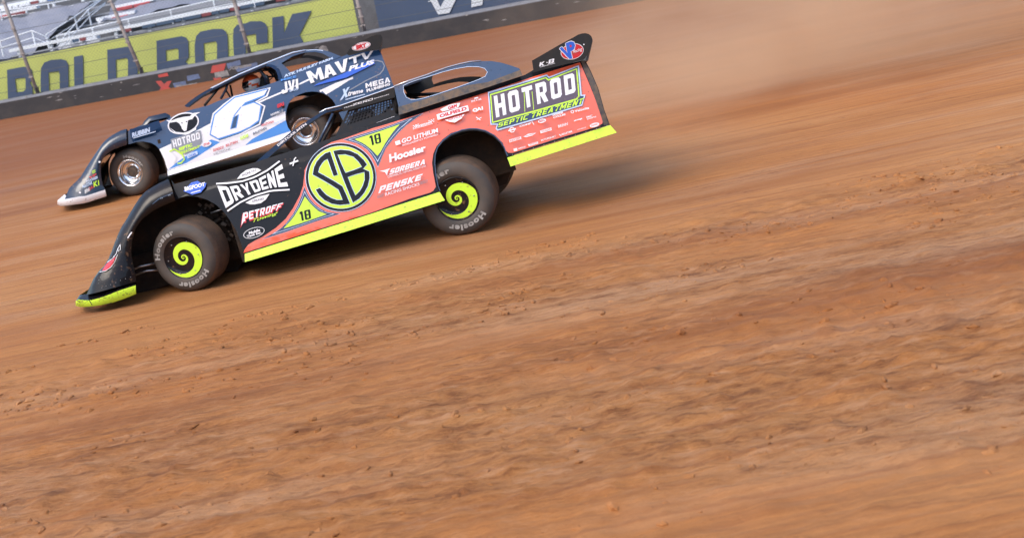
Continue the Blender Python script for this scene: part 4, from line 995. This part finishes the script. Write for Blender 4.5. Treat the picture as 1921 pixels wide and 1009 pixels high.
raydecal(fnose, fnose, 'sponsor_stickers', [RT(s, base_quad(*Z(100, 200, 5.046, [(x0, y0)])[0], *Z(100, 200, 5.046, [(x1, y1)])[0], h), m) for s, x0, y0, x1, y1, h, m in
    (('FOX', 370, 640, 400, 625, 6, m_lime), ('VP', 340, 690, 410, 655, 5, m_red), ('HOOSIER', 312, 722, 425, 680, 5, m_pale), ('K1', 385, 765, 435, 745, 10, m_lime), ('ALLSTAR', 275, 775, 370, 735, 6, m_pale), ('QA1', 330, 805, 385, 775, 7, m_red), ('BRINN', 300, 825, 345, 800, 7, m_white))]+
    [RP(arc_pts(*Z(100, 200, 5.046, [(x, y)])[0], 2.2, 1.8, 10), m_white) for x, y in ((252, 815), (437, 525), (697, 318), (690, 392))])
acf = (FF.pix(400, 195, .2)[0], FF.pix(590, 125, .2)[0])
fdeck = deck(FF, far, TOPF, CW, acf, g_far, m_dnavy, 'deck')
rearend(FF, far, REARF, CW, g_far)
fsp = spoiler(FF, far, Z(380, 60, 5.336, [(1440, 222), (1475, 165), (1560, 110), (1680, 50), (1742, 28), (1785, 32), (1800, 62), (1792, 130), (1770, 180), (1600, 205), (1470, 240)]), [(712, 95), (716, 94.5), (718, 72), (716, 70)], CW, m_flat, None)
e = Z(380, 60, 5.336, [(1588, 145)])[0]
raydecal(fsp, fsp, 'oval_logo', [RP(arc_pts(*e, 18, 7, 30, rot=-14), m_white), RP(arc_pts(*e, 17, 6, 30, rot=-14), m_red), RP(arc_pts(*e, 16, 5.2, 30, rot=-14), m_white), RT('BRT', [(e[0]-10, e[1]-1.5), (e[0]+9, e[1]-6), (e[0]+10, e[1]+2), (e[0]-9, e[1]+6.5)], m_red, .08)])
# rubbed letters on the front fender shoulder and the hood scoop
b = MB(); sc = Z(100, 200, 5.046, [(700, 262), (850, 180), (848, 140), (905, 98), (1060, 60), (1100, 80), (1112, 118), (1110, 200), (960, 262)])
hl = [FF.pix(x, y, .25) for x, y in [(240, 246), (268, 233), (270, 228), (279, 219), (310, 212), (318, 216), (322, 226), (326, 222), (340, 214)]]
b.loft([[FF.P(a, .25, w-.07) for a, w in hl], [FF.P(a, .27, w) for a, w in hl], [FF.P(a, CW-.27, w) for a, w in hl], [FF.P(a, CW-.25, w-.07) for a, w in hl]], m_nose)
hs = b.build('hood_scoop', far)
P = Panel(FF, lambda w: .015)
P.poly([(243, 243), (262, 238), (298, 226), (302, 238), (280, 251), (262, 257), (246, 262)], m_dnavy)
P.text('RUBBIN', [(247, 250), (281, 239), (282, 248), (248, 258.5)], m_pale, .06, .1); P.line([(250, 259.5), (292, 247)], 1.6, m_pale)
P.build('hood_side', far, m_flat)
# sail, roof
def g_s2(w): return .12+.3*max(0, w-.95)
so_ = [(500, 118), (549, 99), (573, 94), (592, 93), (606, 94.5), (618, 97.5), (640.5, 106.5), (625.5, 112.5), (580, 128), (530, 148), (528, 140), (524, 130), (512, 124), (500, 125)]
si_ = [(528, 119), (549, 106), (563, 101.5), (573, 99), (592, 98), (605, 101), (614, 106), (620, 109), (575, 124.5), (545, 136), (538, 128)]
SP2 = Panel(FF, g_s2, step=.0008); SP2.poly(so_, m_steel, [si_])
SP2.line([(500, 118.4), (549, 99.6), (573, 94.8), (592, 93.8), (606, 95.5)], 1.2, m_pale)
SP2.poly([(531, 143.5), (625, 107.5), (640, 106.8), (625, 113), (580, 129), (531, 148.5)], m_dnavy)
SP2.text('ATK HUMLEY FARM', [(533, 141), (624, 107.5), (624.5, 111.5), (533, 146.3)], m_pale, .05)
SP2.build('sail_panel', far, m_flat)
S3 = Panel(FF, g_s2); S3.poly(so_, m_flat, [si_]); S3.build('sail_panel', far, m_flat, mirror=CW)
rl = [FF.pix(x, y, .28) for x, y in [(395, 167), (449, 140), (502, 118), (549, 99.5), (573, 95)]]
b = MB()
b.loft([[FF.P(a, .28+(CW-.56)*k/6, w+.02*math.sin(math.pi*k/6)-.004) for a, w in rl] for k in range(7)], m_dnavy)
b.loft([[FF.P(a, .28+(CW-.56)*k/6, w-.035) for a, w in rl] for k in range(7)], m_flat)
b.loft([[FF.P(a, .278, w) for a, w in rl], [FF.P(a, .278, w-.035) for a, w in rl]], m_steel, False); b.loft([[FF.P(a, CW-.278, w) for a, w in rl], [FF.P(a, CW-.278, w-.035) for a, w in rl]], m_flat, False)
froof = b.build('roof', far)
b = MB(); b.tube([FF.P(a, .27, w+.002) for a, w in rl], .011, m_pale); b.build('roof_edge_line', far)
ribbon(FF, far, [(346, 199), (360, 187), (378, 175), (397, 165)], [(352, 202), (364, 191.5), (381, 179), (400, 169)], .25, m_steel, 'windscreen_pillar')
ribbon(FF, far, [(352, 199), (378, 180), (410, 166)], [(355, 202), (381, 183), (412, 169)], 1.65, m_flat, 'windscreen_pillar')
ribbon(FF, far, [(500, 121), (511, 121.5), (524, 127), (532, 138), (535, 150)], [(502, 125), (508, 126), (517, 132), (521, 141), (523, 153)], .24, m_dnavy, 'door_pillar')
bar_part('roll_bar', far, P3(FF, [(383, 199), (405, 172), (412, 162)], .5), .02, m_flat); bar_part('roll_bar', far, P3(FF, [(414, 186), (424, 168), (427, 158)], .45), .02, m_steel); bar_part('roll_bar', far, P3(FF, [(424, 170), (434, 186)], .45), .014, m_flat)
bar_part('roll_bar', far, P3(FF, [(436, 182), (432, 160)], 1.0), .016, m_flat); bar_part('roll_bar', far, P3(FF, [(478, 131), (489, 134), (498, 146), (500, 158)], .6), .028, m_steel); bar_part('roll_bar', far, P3(FF, [(519, 152), (513, 126)], .7), .018, m_flat)
bar_part('roll_bar', far, P3(FF, [(500, 156), (515, 142), (495, 128)], 1.1), .014, m_flat); bar_part('roll_bar', far, P3(FF, [(496, 146), (522, 142)], .9), .014, m_flat); bar_part('roll_bar', far, P3(FF, [(498, 128), (520, 150)], .9), .014, m_flat)
bar_part('roll_bar', far, [FF.at(500, 124, .4), FF.at(500, 124, 1.5)], .02, m_flat)

b = MB(); b.slab(P3(FF, [(490, 176), (487, 152), (492, 140), (503, 141), (508, 160), (504, 176)], .62), FF.ev*.45, m_flat); b.build('seat', far)
b = MB()
def bx(a0, a1, v0, v1, w0, w1, m): b.box(FF.P((a0+a1)/2, (v0+v1)/2, (w0+w1)/2), FF.ex*((a1-a0)/2), FF.ev*((v1-v0)/2), FF.ew*((w1-w0)/2), m)
fa = FF.pix(314, 320)[0]; fr = FF.pix(546, 250)[0]; ft = FF.pix(754, 205)[0]
bx(fa+.02, fr, .1, CW-.1, .3, .34, m_flat); bx(fa-.65, fa, .5, 1.45, .3, .72, m_under); bx(fa-.02, fa+.02, .06, CW-.06, .3, .8, m_under); bx(fr-.02, fr+.02, .06, CW-.06, .3, .8, m_under)
bx(fr, fr+.85, .55, 1.4, .32, .8, m_under); bx(fr+.8, fr+.84, .1, CW-.1, .3, .85, m_under)
b.build('chassis', far)
c1 = wc(241.5, 326.5, .345, .05); c2 = wc(572, 247, .365, -.05)
F1, F2 = R(19), R(8)
wheel(far, c1, F1, 0, .345, .185, 'dish', rot=R(-5)); wheel(far, c2, F2, 0, .365, .19, 'dish', rot=R(95))
c3 = c1+Vector((0, 1.95, 0)); c4 = c2+Vector((math.sin(F2)*1.95, math.cos(F2)*1.95, 0))
wheel(far, c3, F1, 0, .345, .16, 'dish', side=-1); wheel(far, c4, F2, 0, .365, .19, 'dish', side=-1)
WHEELS += [(c.x, c.y) for c in (c1, c2, c3, c4)]

# ---- driver of the far car
def driver():
    h = FF.at(472, 157, .60)        # helmet centre
    up, fx, rt = FF.ew, -FF.ex, FF.ev
    d = empty('person', h-up*.75, 'driver in orange and white helmet seated in the blue number 6 race car', 'person')
    bm = bmesh.new(); sk = bm.verts.layers.skin.verify(); J = {}
    def v(n, p, r): q = bm.verts.new(p-d.location); q[sk].radius = (r, r); J[n] = q; return q
    def e(a, c): bm.edges.new((J[a], J[c]))
    pel = h-up*.68-fx*.05
    v('pel', pel, .13); v('ab', pel+up*.2, .13); v('ch', pel+up*.4, .15); v('nk', pel+up*.54, .055); v('hd', h, .08)
    for a, c in (('pel', 'ab'), ('ab', 'ch'), ('ch', 'nk'), ('nk', 'hd')): e(a, c)
    for s, sg in (('l', -1), ('r', 1)):
        sh = pel+up*.44+rt*.18*sg; v(s+'sh', sh, .065); el = sh+fx*.2-up*.2+rt*.05*sg; v(s+'el', el, .045)
        wr = sh+fx*.42-up*.08; wr = wr-rt*.06*sg; v(s+'wr', wr, .03); pm = wr+fx*.07+up*.02; v(s+'pm', pm, .032)
        e('ch', s+'sh'); e(s+'sh', s+'el'); e(s+'el', s+'wr'); e(s+'wr', s+'pm')
        for i in range(4):
            a = pm+fx*(.05-.004*abs(i-1))+rt*(.013*(i-1.5)); v(s+'f%d' % i, a, .009); b_ = a+fx*.012-up*.035; v(s+'g%d' % i, b_, .008); e(s+'pm', s+'f%d' % i); e(s+'f%d' % i, s+'g%d' % i)
        a = pm+up*.02-rt*.035*sg; v(s+'th', a, .01); e(s+'pm', s+'th')
        hp = pel+rt*.1*sg; v(s+'hp', hp, .085); kn = hp+fx*.42+up*.12; v(s+'kn', kn, .06); an = kn+fx*.32-up*.22; v(s+'an', an, .042); to = an+fx*.16+up*.1; v(s+'to', to, .035)
        e('pel', s+'hp'); e(s+'hp', s+'kn'); e(s+'kn', s+'an'); e(s+'an', s+'to')
    J['pel'][sk].use_root = True
    me = bpy.data.meshes.new('body'); bm.to_mesh(me); bm.free(); o = bpy.data.objects.new('body', me); COL.objects.link(o)
    o.modifiers.new('s', 'SKIN'); o.modifiers.new('u', 'SUBSURF').levels = 1
    dg = bpy.context.evaluated_depsgraph_get(); m2 = bpy.data.meshes.new_from_object(o.evaluated_get(dg)); bpy.data.objects.remove(o)
    m2.materials.clear(); m2.materials.append(m_suit); m2.materials.append(m_glove)
    pl = [J_ for J_ in ()]
    for p in m2.polygons:
        p.use_smooth = True; cw = p.center+d.location
        if (cw-pel).dot(fx) > .36 and (cw-pel).dot(up) > .25: p.material_index = 1
    o = bpy.data.objects.new('body', m2); COL.objects.link(o); o.parent = d
    b = MB(); N = 20
    cols = []
    for k in range(N):
        t = 2*math.pi*k/N; row = []
        for j in range(13):
            f = math.pi*(j/12)*.93; r = .128*math.sin(f)*(1.0 if f < 1.9 else .97); z = .135*math.cos(f)
            row.append(h+up*z+fx*(r*math.cos(t)*1.12+(.015 if f > 1.7 else 0))+rt*(r*math.sin(t)*.92))
        cols.append(row)
    b.loft(cols[:], m_helw, True, True)
    for i, f in enumerate(b.f):
        c = sum((b.v[j] for j in f), Vector())/4-h; u_, x_ = c.dot(up), c.dot(fx)
        if x_ > .055 and -.045 < u_ < .055: b.m[i] = b.mi(m_visor)
        elif u_ > .045 or (abs(u_+.02-x_*.4) < .02): b.m[i] = b.mi(m_helo)
    b.build('helmet', d)
driver()

# ================================================================== BARRIER, FENCE, BANNERS
WA, WB = ground_at(0, 225.5), ground_at(1200, 3)
wd = (WB-WA).normalized(); wn = Vector((-wd.y, wd.x, 0))      # wn points away from the track
if wn.y < 0: wn = -wn
up = Vector((0, 0, 1))
def wp(px, py, off=0): return hitplane(px, py, WA+wn*off, wn)
def ws(p): return (p-WA).dot(wd)
hz = wp(300, 133, 0).z
L0, L1 = -28, 60
b = MB(); n = 60
def wpt(s, z, off): return WA+wd*s+up*z+wn*off
sec = [(-.0, -.15), (0, hz-.07), (.02, hz-.02)]
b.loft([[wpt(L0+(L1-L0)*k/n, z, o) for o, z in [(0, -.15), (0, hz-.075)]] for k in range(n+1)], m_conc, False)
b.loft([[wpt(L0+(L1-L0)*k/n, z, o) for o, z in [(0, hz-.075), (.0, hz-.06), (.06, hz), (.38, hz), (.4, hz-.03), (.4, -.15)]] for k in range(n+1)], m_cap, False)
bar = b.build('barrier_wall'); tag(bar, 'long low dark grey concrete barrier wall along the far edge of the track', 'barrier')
# worn logos and scuffs painted on the barrier face
b = MB()
def wpoly(pts, m, off): v, f = tess([[(p[0], p[1]) for p in pts]]); b.add([wp(x, y, off) for x, y in v], f, m)
m_wred = mat('faded red paint', (.45, .07, .06), .8, nz=(4, .5, (.2, .1, .1), .45, .7)); m_wblue = mat('faded blue paint', (.13, .18, .32), .8, nz=(5, .6, (.06, .06, .08), .4, .7)); m_wwh = mat('faded white paint', (.3, .29, .29), .8, nz=(5, .7, (.07, .07, .08), .4, .65))
wpoly([(292, 153), (302, 152), (308, 158), (314, 153), (322, 152), (316, 163), (326, 171), (316, 175), (309, 169), (303, 178), (293, 179), (302, 165)], m_wred, -.006)
wpoly([(296, 141), (314, 137), (316, 143), (298, 146)], m_wred, -.007)
for q in ([(324, 157), (348, 152), (350, 161), (330, 169)], [(350, 143), (372, 139), (376, 147), (352, 153)], [(425, 120), (450, 113), (452, 122), (428, 130)], [(440, 128), (482, 117), (484, 124), (446, 136)]): wpoly(q, m_wblue, -.006)
wpoly([(398, 124), (424, 119), (420, 133), (395, 138)], m_wred, -.006); wpoly([(402, 137), (426, 132), (430, 142), (404, 148)], m_wwh, -.006)
wpoly([(400, 147), (414, 144), (416, 152), (404, 156)], m_wred, -.006)
b2 = text2d('Xtreme', .05, .2)
for (tx, ty) in ((326, 168), (428, 133)):
    fn = quadmap([(tx, ty-7), (tx+44, ty-15), (tx+44, ty-8), (tx, ty)]); b.add([wp(*fn(u_, v_), -.009) for u_, v_ in b2[0]], b2[1], m_wwh)
rnd = random.Random(11)
for k in range(34):
    x = rnd.uniform(0, 1180); y0 = 224-x*.185; y = y0-rnd.uniform(6, 34); L_ = rnd.uniform(3, 16); h_ = rnd.uniform(.5, 1.8)
    if 285 < x < 500 : continue
    pts = [(x, y), (x+L_*.5, y-L_*.12-h_), (x+L_, y-L_*.2-h_*.3), (x+L_*.6, y-L_*.1+h_*.6)]
    wpoly(pts, m_wwh, -.005)
wpoly([(598, 90), (604, 86), (612, 87), (616, 95), (610, 100), (599, 98)], m_wwh, -.006); wpoly([(640, 84), (650, 84), (655, 96), (650, 104), (642, 95)], m_wwh, -.006) if False else None
b.build('painted_mark', bar)

def banner(x0, x1, top0, top1, off, m, name, label, shapes, z0=.25):
    e_ = empty(name, wpt(ws(wp(x0, top0, off)), 0, off), label, 'banner')
    b = MB(); A, B_ = wp(x0, top0, off), wp(x1, top1, off); n = 24
    cols = []
    for k in range(n+1):
        t = k/n; p = A.lerp(B_, t); q = p.copy(); q.z = z0; q -= wd*0
        cols.append([p.lerp(q, j/5) for j in range(6)])
    b.loft(cols, m)
    b.loft([[p+wn*.01 for p in c] for c in cols], m); sh = b.build('sheet', e_)
    for k, (loops, mm) in enumerate(shapes):
        pass
    b = MB()
    for loops, mm in shapes:
        v, f = tess(loops); b.add([wp(x, y, off-.03) for x, y in v], f, mm)
    b.build('lettering', e_); return e_
def ext(top, bot, dy): return top
LT = []
def L_(pts, holes=()): LT.append(([pts]+[h[::-1] for h in holes], m_bn))
a = .003
# B O L D   R O C K : feet run down behind the wall
L_([(13, 131.5), (44, 125.5), (52, 126), (60, 132), (60, 150), (56, 156), (61, 164), (61, 205), (50, 215), (16, 222)], [[(28, 148.5), (46, 146), (48, 150), (48, 168), (44, 172), (31, 173.5)], [(31, 185), (46, 182), (46, 203), (31, 207)]])
L_([(76, 150), (77, 128), (83, 118), (95, 113), (115, 111.5), (124, 114), (128, 122), (129, 200), (120, 210), (86, 217), (77, 208)], [[(91, 136.5), (110, 134), (112, 140), (112, 195), (93, 199)]])
L_([(138.5, 107), (155.5, 104), (156.5, 180), (190, 173), (190, 188), (140, 198)])
L_([(201, 94), (238, 88), (246, 91), (252, 98), (258, 115), (258, 170), (248, 180), (203, 190)], [[(217, 112.5), (238, 109), (240, 113), (240, 168), (219, 173)]])
L_([(293.5, 77), (340, 68.5), (349, 71), (353, 78), (354, 108), (348, 116), (356, 124), (356, 160), (336, 164), (336, 135), (314, 139), (314, 168), (295, 172)], [[(311, 95), (332, 91), (335, 94), (335, 112), (312, 116)]])
L_([(365, 85), (368, 68), (376, 60), (400, 55), (417, 55), (424, 60), (427, 70), (429, 140), (420, 150), (375, 158), (367, 150)], [[(382, 82), (404, 78), (407, 82), (407, 132), (384, 137)]])
L_([(437, 70), (438, 55), (445, 47), (462, 44), (470, 40.5), (490, 40.5), (498, 45), (502, 54), (502, 80), (481, 83), (480, 64), (459, 68), (462, 110), (482, 106), (482, 96), (503, 92), (503, 122), (495, 132), (450, 140), (440, 132)])
L_([(510.5, 33.5), (532, 30.5), (533, 62), (548, 27), (564, 24), (585, 20.5), (562, 66), (590, 118), (566, 122), (546, 88), (535, 98), (535, 128), (513, 132)])
yb = banner(-260, 659, 168.5, -12.2, 1.1, m_by, 'banner', 'long yellow banner lettered BOLD ROCK in dark blue, hung behind the catch fence', LT)
VT = [([[(800, -12), (814, -14), (826, 14), (846, -20), (866, -23), (843, 25), (822, 28)]], m_bw), ([[(868, -26), (930, -37), (930, -28), (907, -24), (905, 10), (884, 14.5), (885, -20), (868, -17)]], m_bw), ([[(803, 3), (816, .5), (816.5, 2), (803.5, 4.5)]], m_bw)]
banner(689, 1400, -60, -190, 1.1, m_bn, 'banner', 'navy blue banner with cropped white letters, right of the yellow banner', VT)

# catch-fence posts, each leaning over the track, and cables
post0 = None; PS = [((70, 171), (4, -4)), ((266, 135.5), (204, -4)), ((468, 97.5), (436, -6)), ((684, 58), (668, -8))]
pl = ['leftmost grey steel fence post, in front of the first yellow banner letter', 'grey steel fence post between BOLD and ROCK on the yellow banner', 'grey steel fence post in front of the letter C on the yellow banner', 'grey steel fence post at the right end of the yellow banner']
for i, ((bx_, by_), (tx, ty)) in enumerate(PS):
    A = wp(bx_, by_, .2); A.z = hz-.02; B_ = wp(tx, ty, .2); D = (B_-A)
    e_ = empty('fence_post', A, pl[i], 'fence post', 'catch fence posts on the barrier')
    b = MB(); top = A+D*1.5+up*.2
    b.tube([A, A+D*.5, top], .055, m_galv, 10); b.build('pole', e_)
    b = MB(); b.box(A+up*.02, wd*.12, wn*.12, up*.012, m_dark); b.box(A+up*.1, wd*.015, wn*.1, up*.09, m_dark); b.build('base_plate', e_)
    for t in (.18, .42, .68, .95): b = MB(); p = A+D*t; b.box(p-wn*.05, wd*.07, wn*.02, up*.02, m_galv); b.build('cable_clamp', e_)
for k in range(7):
    zz = hz+.2+.42*k
    o_ = MB(); pts = []
    for s in range(0, 41):
        t = s/40; p = wpt(-12+34*t, zz+.01*math.sin(t*40), .14); pts.append(p)
    o_.tube(pts, .007, m_cable, 5); c = o_.build('fence_cable')
    tag(c, 'thin steel cable strung along the catch fence, %s' % ['lowest of the set just above the wall', 'second above the wall', 'third above the wall', 'fourth above the wall', 'fifth above the wall', 'sixth above the wall', 'highest of the set'][k], 'cable', 'cables of the catch fence')

# ================================================================== GRANDSTAND
gs = empty('grandstand', wpt(0, 0, 3), 'pale grey aluminium bleacher grandstand with covered seats behind the fence', 'grandstand')
def hx(off, x, y): return wp(x, y, off)
base_s = ws(wp(0, 100, 3)); 
def Sx(px, off): return ws(wp(px, 100, off))
b = MB()          # front face and walkways
z_f = wp(200, 80, 2.6).z + .1; m_riser = mat('riser steel', (.13, .14, .16), .6, .2, nz=(3, .5, (.05, .05, .06), .4, .7))
def row(off, z0, z1, s0, s1, m, th=.3): b.box(wpt((s0+s1)/2, (z0+z1)/2, off+th/2), wd*((s1-s0)/2), wn*(th/2), up*((z1-z0)/2), m)
row(4.4, -.1, z_f-.1, -14, 14, m_riser, .2)
_z5 = wp(50, 103, 5.2).z; _z9 = wp(168, 2, 9).z
for i in range(14):
    off = 4.5+i*.8; z = _z5+(_z9-_z5)*(off-5.2)/3.8-.62
    row(off, z-.06, z, -14, 18, m_alum, .8); row(off-.03, z-.9, z-.07, -14, 18, m_riser, .03)
b.build('tread', gs)
seat_m = [m_seatw, m_seatr, m_seatw, m_seatb, m_seatw, m_seatm, m_seatw]
def bench(i, s0, s1, name='bench_row'):
    e_ = empty('bench', wpt(s0, z_f-.36+i*.36, 4.7+i*.8), '', 'bench', 'bleacher benches')
    return e_
names = ['front', 'second', 'third', 'fourth', 'fifth', 'sixth', 'seventh', 'eighth']
rnd = random.Random(5)
def benches(i, s0, s1, label, white=.62):
    off = 4.75+i*.8; z = (z_f-.26) if i == 0 else zl(off)-.45
    e_ = empty('bench', wpt(s0, z, off), label, 'bench', 'bleacher benches')
    b = MB(); b.box(wpt((s0+s1)/2, z+.42, off+.14), wd*((s1-s0)/2), wn*.15, up*.05, m_rail); b.build('seat', e_)
    b = MB(); b.box(wpt((s0+s1)/2, z+.22, off+.05), wd*((s1-s0)/2), wn*.012, up*.025, m_alum); b.build('rail', e_)
    s = s0+.3
    while s < s1:
        b = MB(); b.box(wpt(s, z+.2, off+.1), wd*.05, wn*.05, up*.2, m_rail); b.build('support', e_); s += 1.15
    s = s0+.05
    while s < s1-.1:
        w_ = rnd.choice([.22, .3, .45, .6]); m = rnd.choice([m_seatr, m_seatm, m_seatb, m_seatm, m_seatw, None, None, None, None] if i else [m_seatm, m_seatn, m_seatm, None, None, None, None])
        if m: b = MB(); b.box(wpt(s+w_/2, z+.33, off-.02), wd*(w_/2), wn*.012, up*.05, m); b.build('seat_back', e_)
        s += w_+.04
z5 = wp(50, 103, 5.2).z; z9 = wp(168, 2, 9).z
def zl(off): return z5+(z9-z5)*(off-5.2)/3.8
benches(0, Sx(25, 5), Sx(640, 5), 'front bleacher bench, white with red and navy patches, just above the yellow banner')
sA, sB = Sx(118, 6), Sx(215, 8)
for i in range(1, 6):
    benches(i, Sx(95+i*22, 6)+.1, Sx(150+i*22, 6)+.5, '%s bleacher bench up from the track in the open aisle between the grey seat covers' % names[i])
for i, (px0, px1) in enumerate(((-40, 60), (-40, 130))):
    benches(6+i, Sx(px0, 9), Sx(px1, 9)+.3, ['white and coloured bleacher bench above the left seat cover', 'highest white and coloured bleacher bench above the left seat cover'][i])
# seat covers follow the slope of the rows
def cover(BL, BR, TR, TL, label):
    b = MB(); n = 40; A, B_, C_, D_ = [wp(*q) for q in (BL, BR, TR, TL)]; cols = []; rows_ = max(3, int((D_-A).length/.75))
    for k in range(n+1):
        t = k/n; col = []
        for j in range(rows_*5+1):
            u = j/(rows_*5); p = A.lerp(B_, t).lerp(D_.lerp(C_, t), u); q = ws(p)
            col.append(p+up*(.05*math.sin(q*2.3+u*6)+.03*math.sin(q*7+u*20)-.07*abs(math.sin(u*rows_*math.pi))))
        cols.append(col)
    b.loft(cols, m_tarp); b.loft([[p-up*.02 for p in c] for c in cols], m_tarp); o = b.build('seat_cover'); tag(o, label, 'seat cover', 'grey covers over the bleachers')
cover((-90, 138, 5), (50, 103, 5.2), (168, 2, 9), (-90, 58, 9), 'grey fabric seat cover over the left bleacher block')
cover((188, 44, 6.5), (760, -76, 6.5), (900, -160, 12), (225, -14, 10), 'grey fabric seat cover over the right bleacher block')
b = MB()
for k in range(40):
    t0, t1 = k/40, (k+.98)/40
    A, B_ = wp(108, 70, 6.1), wp(760, -68, 6.1); p, q = A.lerp(B_, t0), A.lerp(B_, t1); b.slab([p+up*.09, q+up*.09, q-up*.09, p-up*.09], wn*.05, m_alum)
b.build('guard_panel', gs)
# handrails
def handrail(pts, label, posts=True, r=.022):
    e_ = empty('handrail', pts[0], label, 'handrail', 'white handrails of the stand')
    b = MB(); b.tube(pts, r, m_rail, 6); b.tube([p-up*.22 for p in pts], r*.7, m_rail, 6); b.build('rail', e_)
    b = MB()
    for a_, c_ in zip(pts, pts[1:]):
        n = max(1, int((c_-a_).length/1.3))
        for k in range(n): b = MB(); p = a_.lerp(c_, k/n); b.box(p-up*.25, wd*.022, wn*.022, up*.25, m_rail); b.build('post', e_)
def pt(px, py, off): return wp(px, py, off)
handrail([pt(0, 78, 5), pt(60, 58, 5), pt(92, 72, 5)], 'white handrail at the foot of the left seat cover')
handrail([pt(106, 68, 5.9), pt(240, 36.5, 5.9), pt(400, 1, 5.9), pt(620, -46, 5.9)], 'long white handrail in front of the right seat cover')
handrail([pt(86, 66, 6), pt(140, 32, 7.5), pt(195, -6, 9)], 'sloping white handrail beside the aisle')
handrail([pt(100, 96, 5), pt(128, 60, 5.4), pt(165, 20, 6.4), pt(195, -4, 8)], 'sloping white handrail on the right side of the aisle')
handrail([pt(0, 22, 9), pt(90, 8, 9), pt(180, -10, 9)], 'white handrail above the left seat cover')

ground()
b = MB(); n = 48; cols = []  # unseen bank behind the camera, added to darken low reflections in car panels
for k in range(n+1):
    a = R(180)+R(200)*(k/n-.5); dx, dy = math.sin(a), math.cos(a)
    cols.append([Vector((dx*r, dy*r, z)) for r, z in ((60, -.3), (75, 9), (80, 9.4), (110, 9.4), (112, 15), (140, 30), (142, 30), (142, -.5))])
b.loft(cols, mat('unseen bank and stands', (.10, .07, .055), .9, nz=(.12, .6, (.05, .05, .06), .4, .7)), False); tag(b.build('unseen_embankment'), kind='structure')

# ------------------------------------------------------------------ airborne dust
def dust(name, c, r, dens, label, scale=.55):
    bm = bmesh.new(); bmesh.ops.create_icosphere(bm, subdivisions=3, radius=1); me = bpy.data.meshes.new(name); bm.to_mesh(me); bm.free()
    o = bpy.data.objects.new(name, me); COL.objects.link(o); o.location = c; o.scale = r; tag(o, label, 'dust', kind='stuff')
    m = bpy.data.materials.new(name); m.use_nodes = True; t = m.node_tree; t.nodes.clear(); L = t.links
    out = t.nodes.new('ShaderNodeOutputMaterial'); v = t.nodes.new('ShaderNodeVolumePrincipled'); v.inputs['Color'].default_value = (.96, .74, .52, 1); v.inputs['Anisotropy'].default_value = .2
    tc = t.nodes.new('ShaderNodeTexCoord'); ln = t.nodes.new('ShaderNodeVectorMath'); ln.operation = 'LENGTH'; L.new(tc.outputs['Object'], ln.inputs[0])
    fo = t.nodes.new('ShaderNodeMapRange'); fo.interpolation_type = 'SMOOTHSTEP'; fo.inputs[1].default_value = 1; fo.inputs[2].default_value = .1; L.new(ln.outputs['Value'], fo.inputs[0])
    n = t.nodes.new('ShaderNodeTexNoise'); n.inputs['Scale'].default_value = 1/scale; n.inputs['Detail'].default_value = 3; L.new(tc.outputs['Object'], n.inputs['Vector'])
    nr_ = t.nodes.new('ShaderNodeMapRange'); nr_.inputs[1].default_value = .38; nr_.inputs[2].default_value = .68; L.new(n.outputs['Fac'], nr_.inputs[0])
    a = t.nodes.new('ShaderNodeMath'); a.operation = 'MULTIPLY'; L.new(fo.outputs[0], a.inputs[0]); L.new(nr_.outputs[0], a.inputs[1])
    d = t.nodes.new('ShaderNodeMath'); d.operation = 'MULTIPLY'; L.new(a.outputs[0], d.inputs[0]); d.inputs[1].default_value = dens; L.new(d.outputs[0], v.inputs['Density'])
    L.new(v.outputs[0], out.inputs['Volume']); me.materials.append(m)
dust('dust_cloud', (6.2, 4.6, .9), (4.6, 3.4, 2.3), .75, 'pale brown dust hanging over the track behind the near car')
dust('tyre_dust', (2.9, .45, .25), (2.0, 1.1, .6), .6, 'low brown dust thrown up behind the rear tyres of the near car')
# chain-link mesh between the fence posts
b = MB(); q = .0016
for k in range(-110, 260):
    for sg in (1, -1):
        p0 = wpt(k*.11, hz, .17); p1 = wpt(k*.11+sg*2.6, hz+2.6, .17); e = (p1-p0).normalized().cross(wn)*q
        b.add([p0-e, p0+e, p1+e, p1-e, p0+wn*q, p1+wn*q], [(0, 1, 2, 3), (0, 4, 5, 3), (1, 4, 5, 2)], m_cable)
tag(b.build('fence_mesh'), 'fine wire mesh of the catch fence stretched above the barrier wall', 'fence')
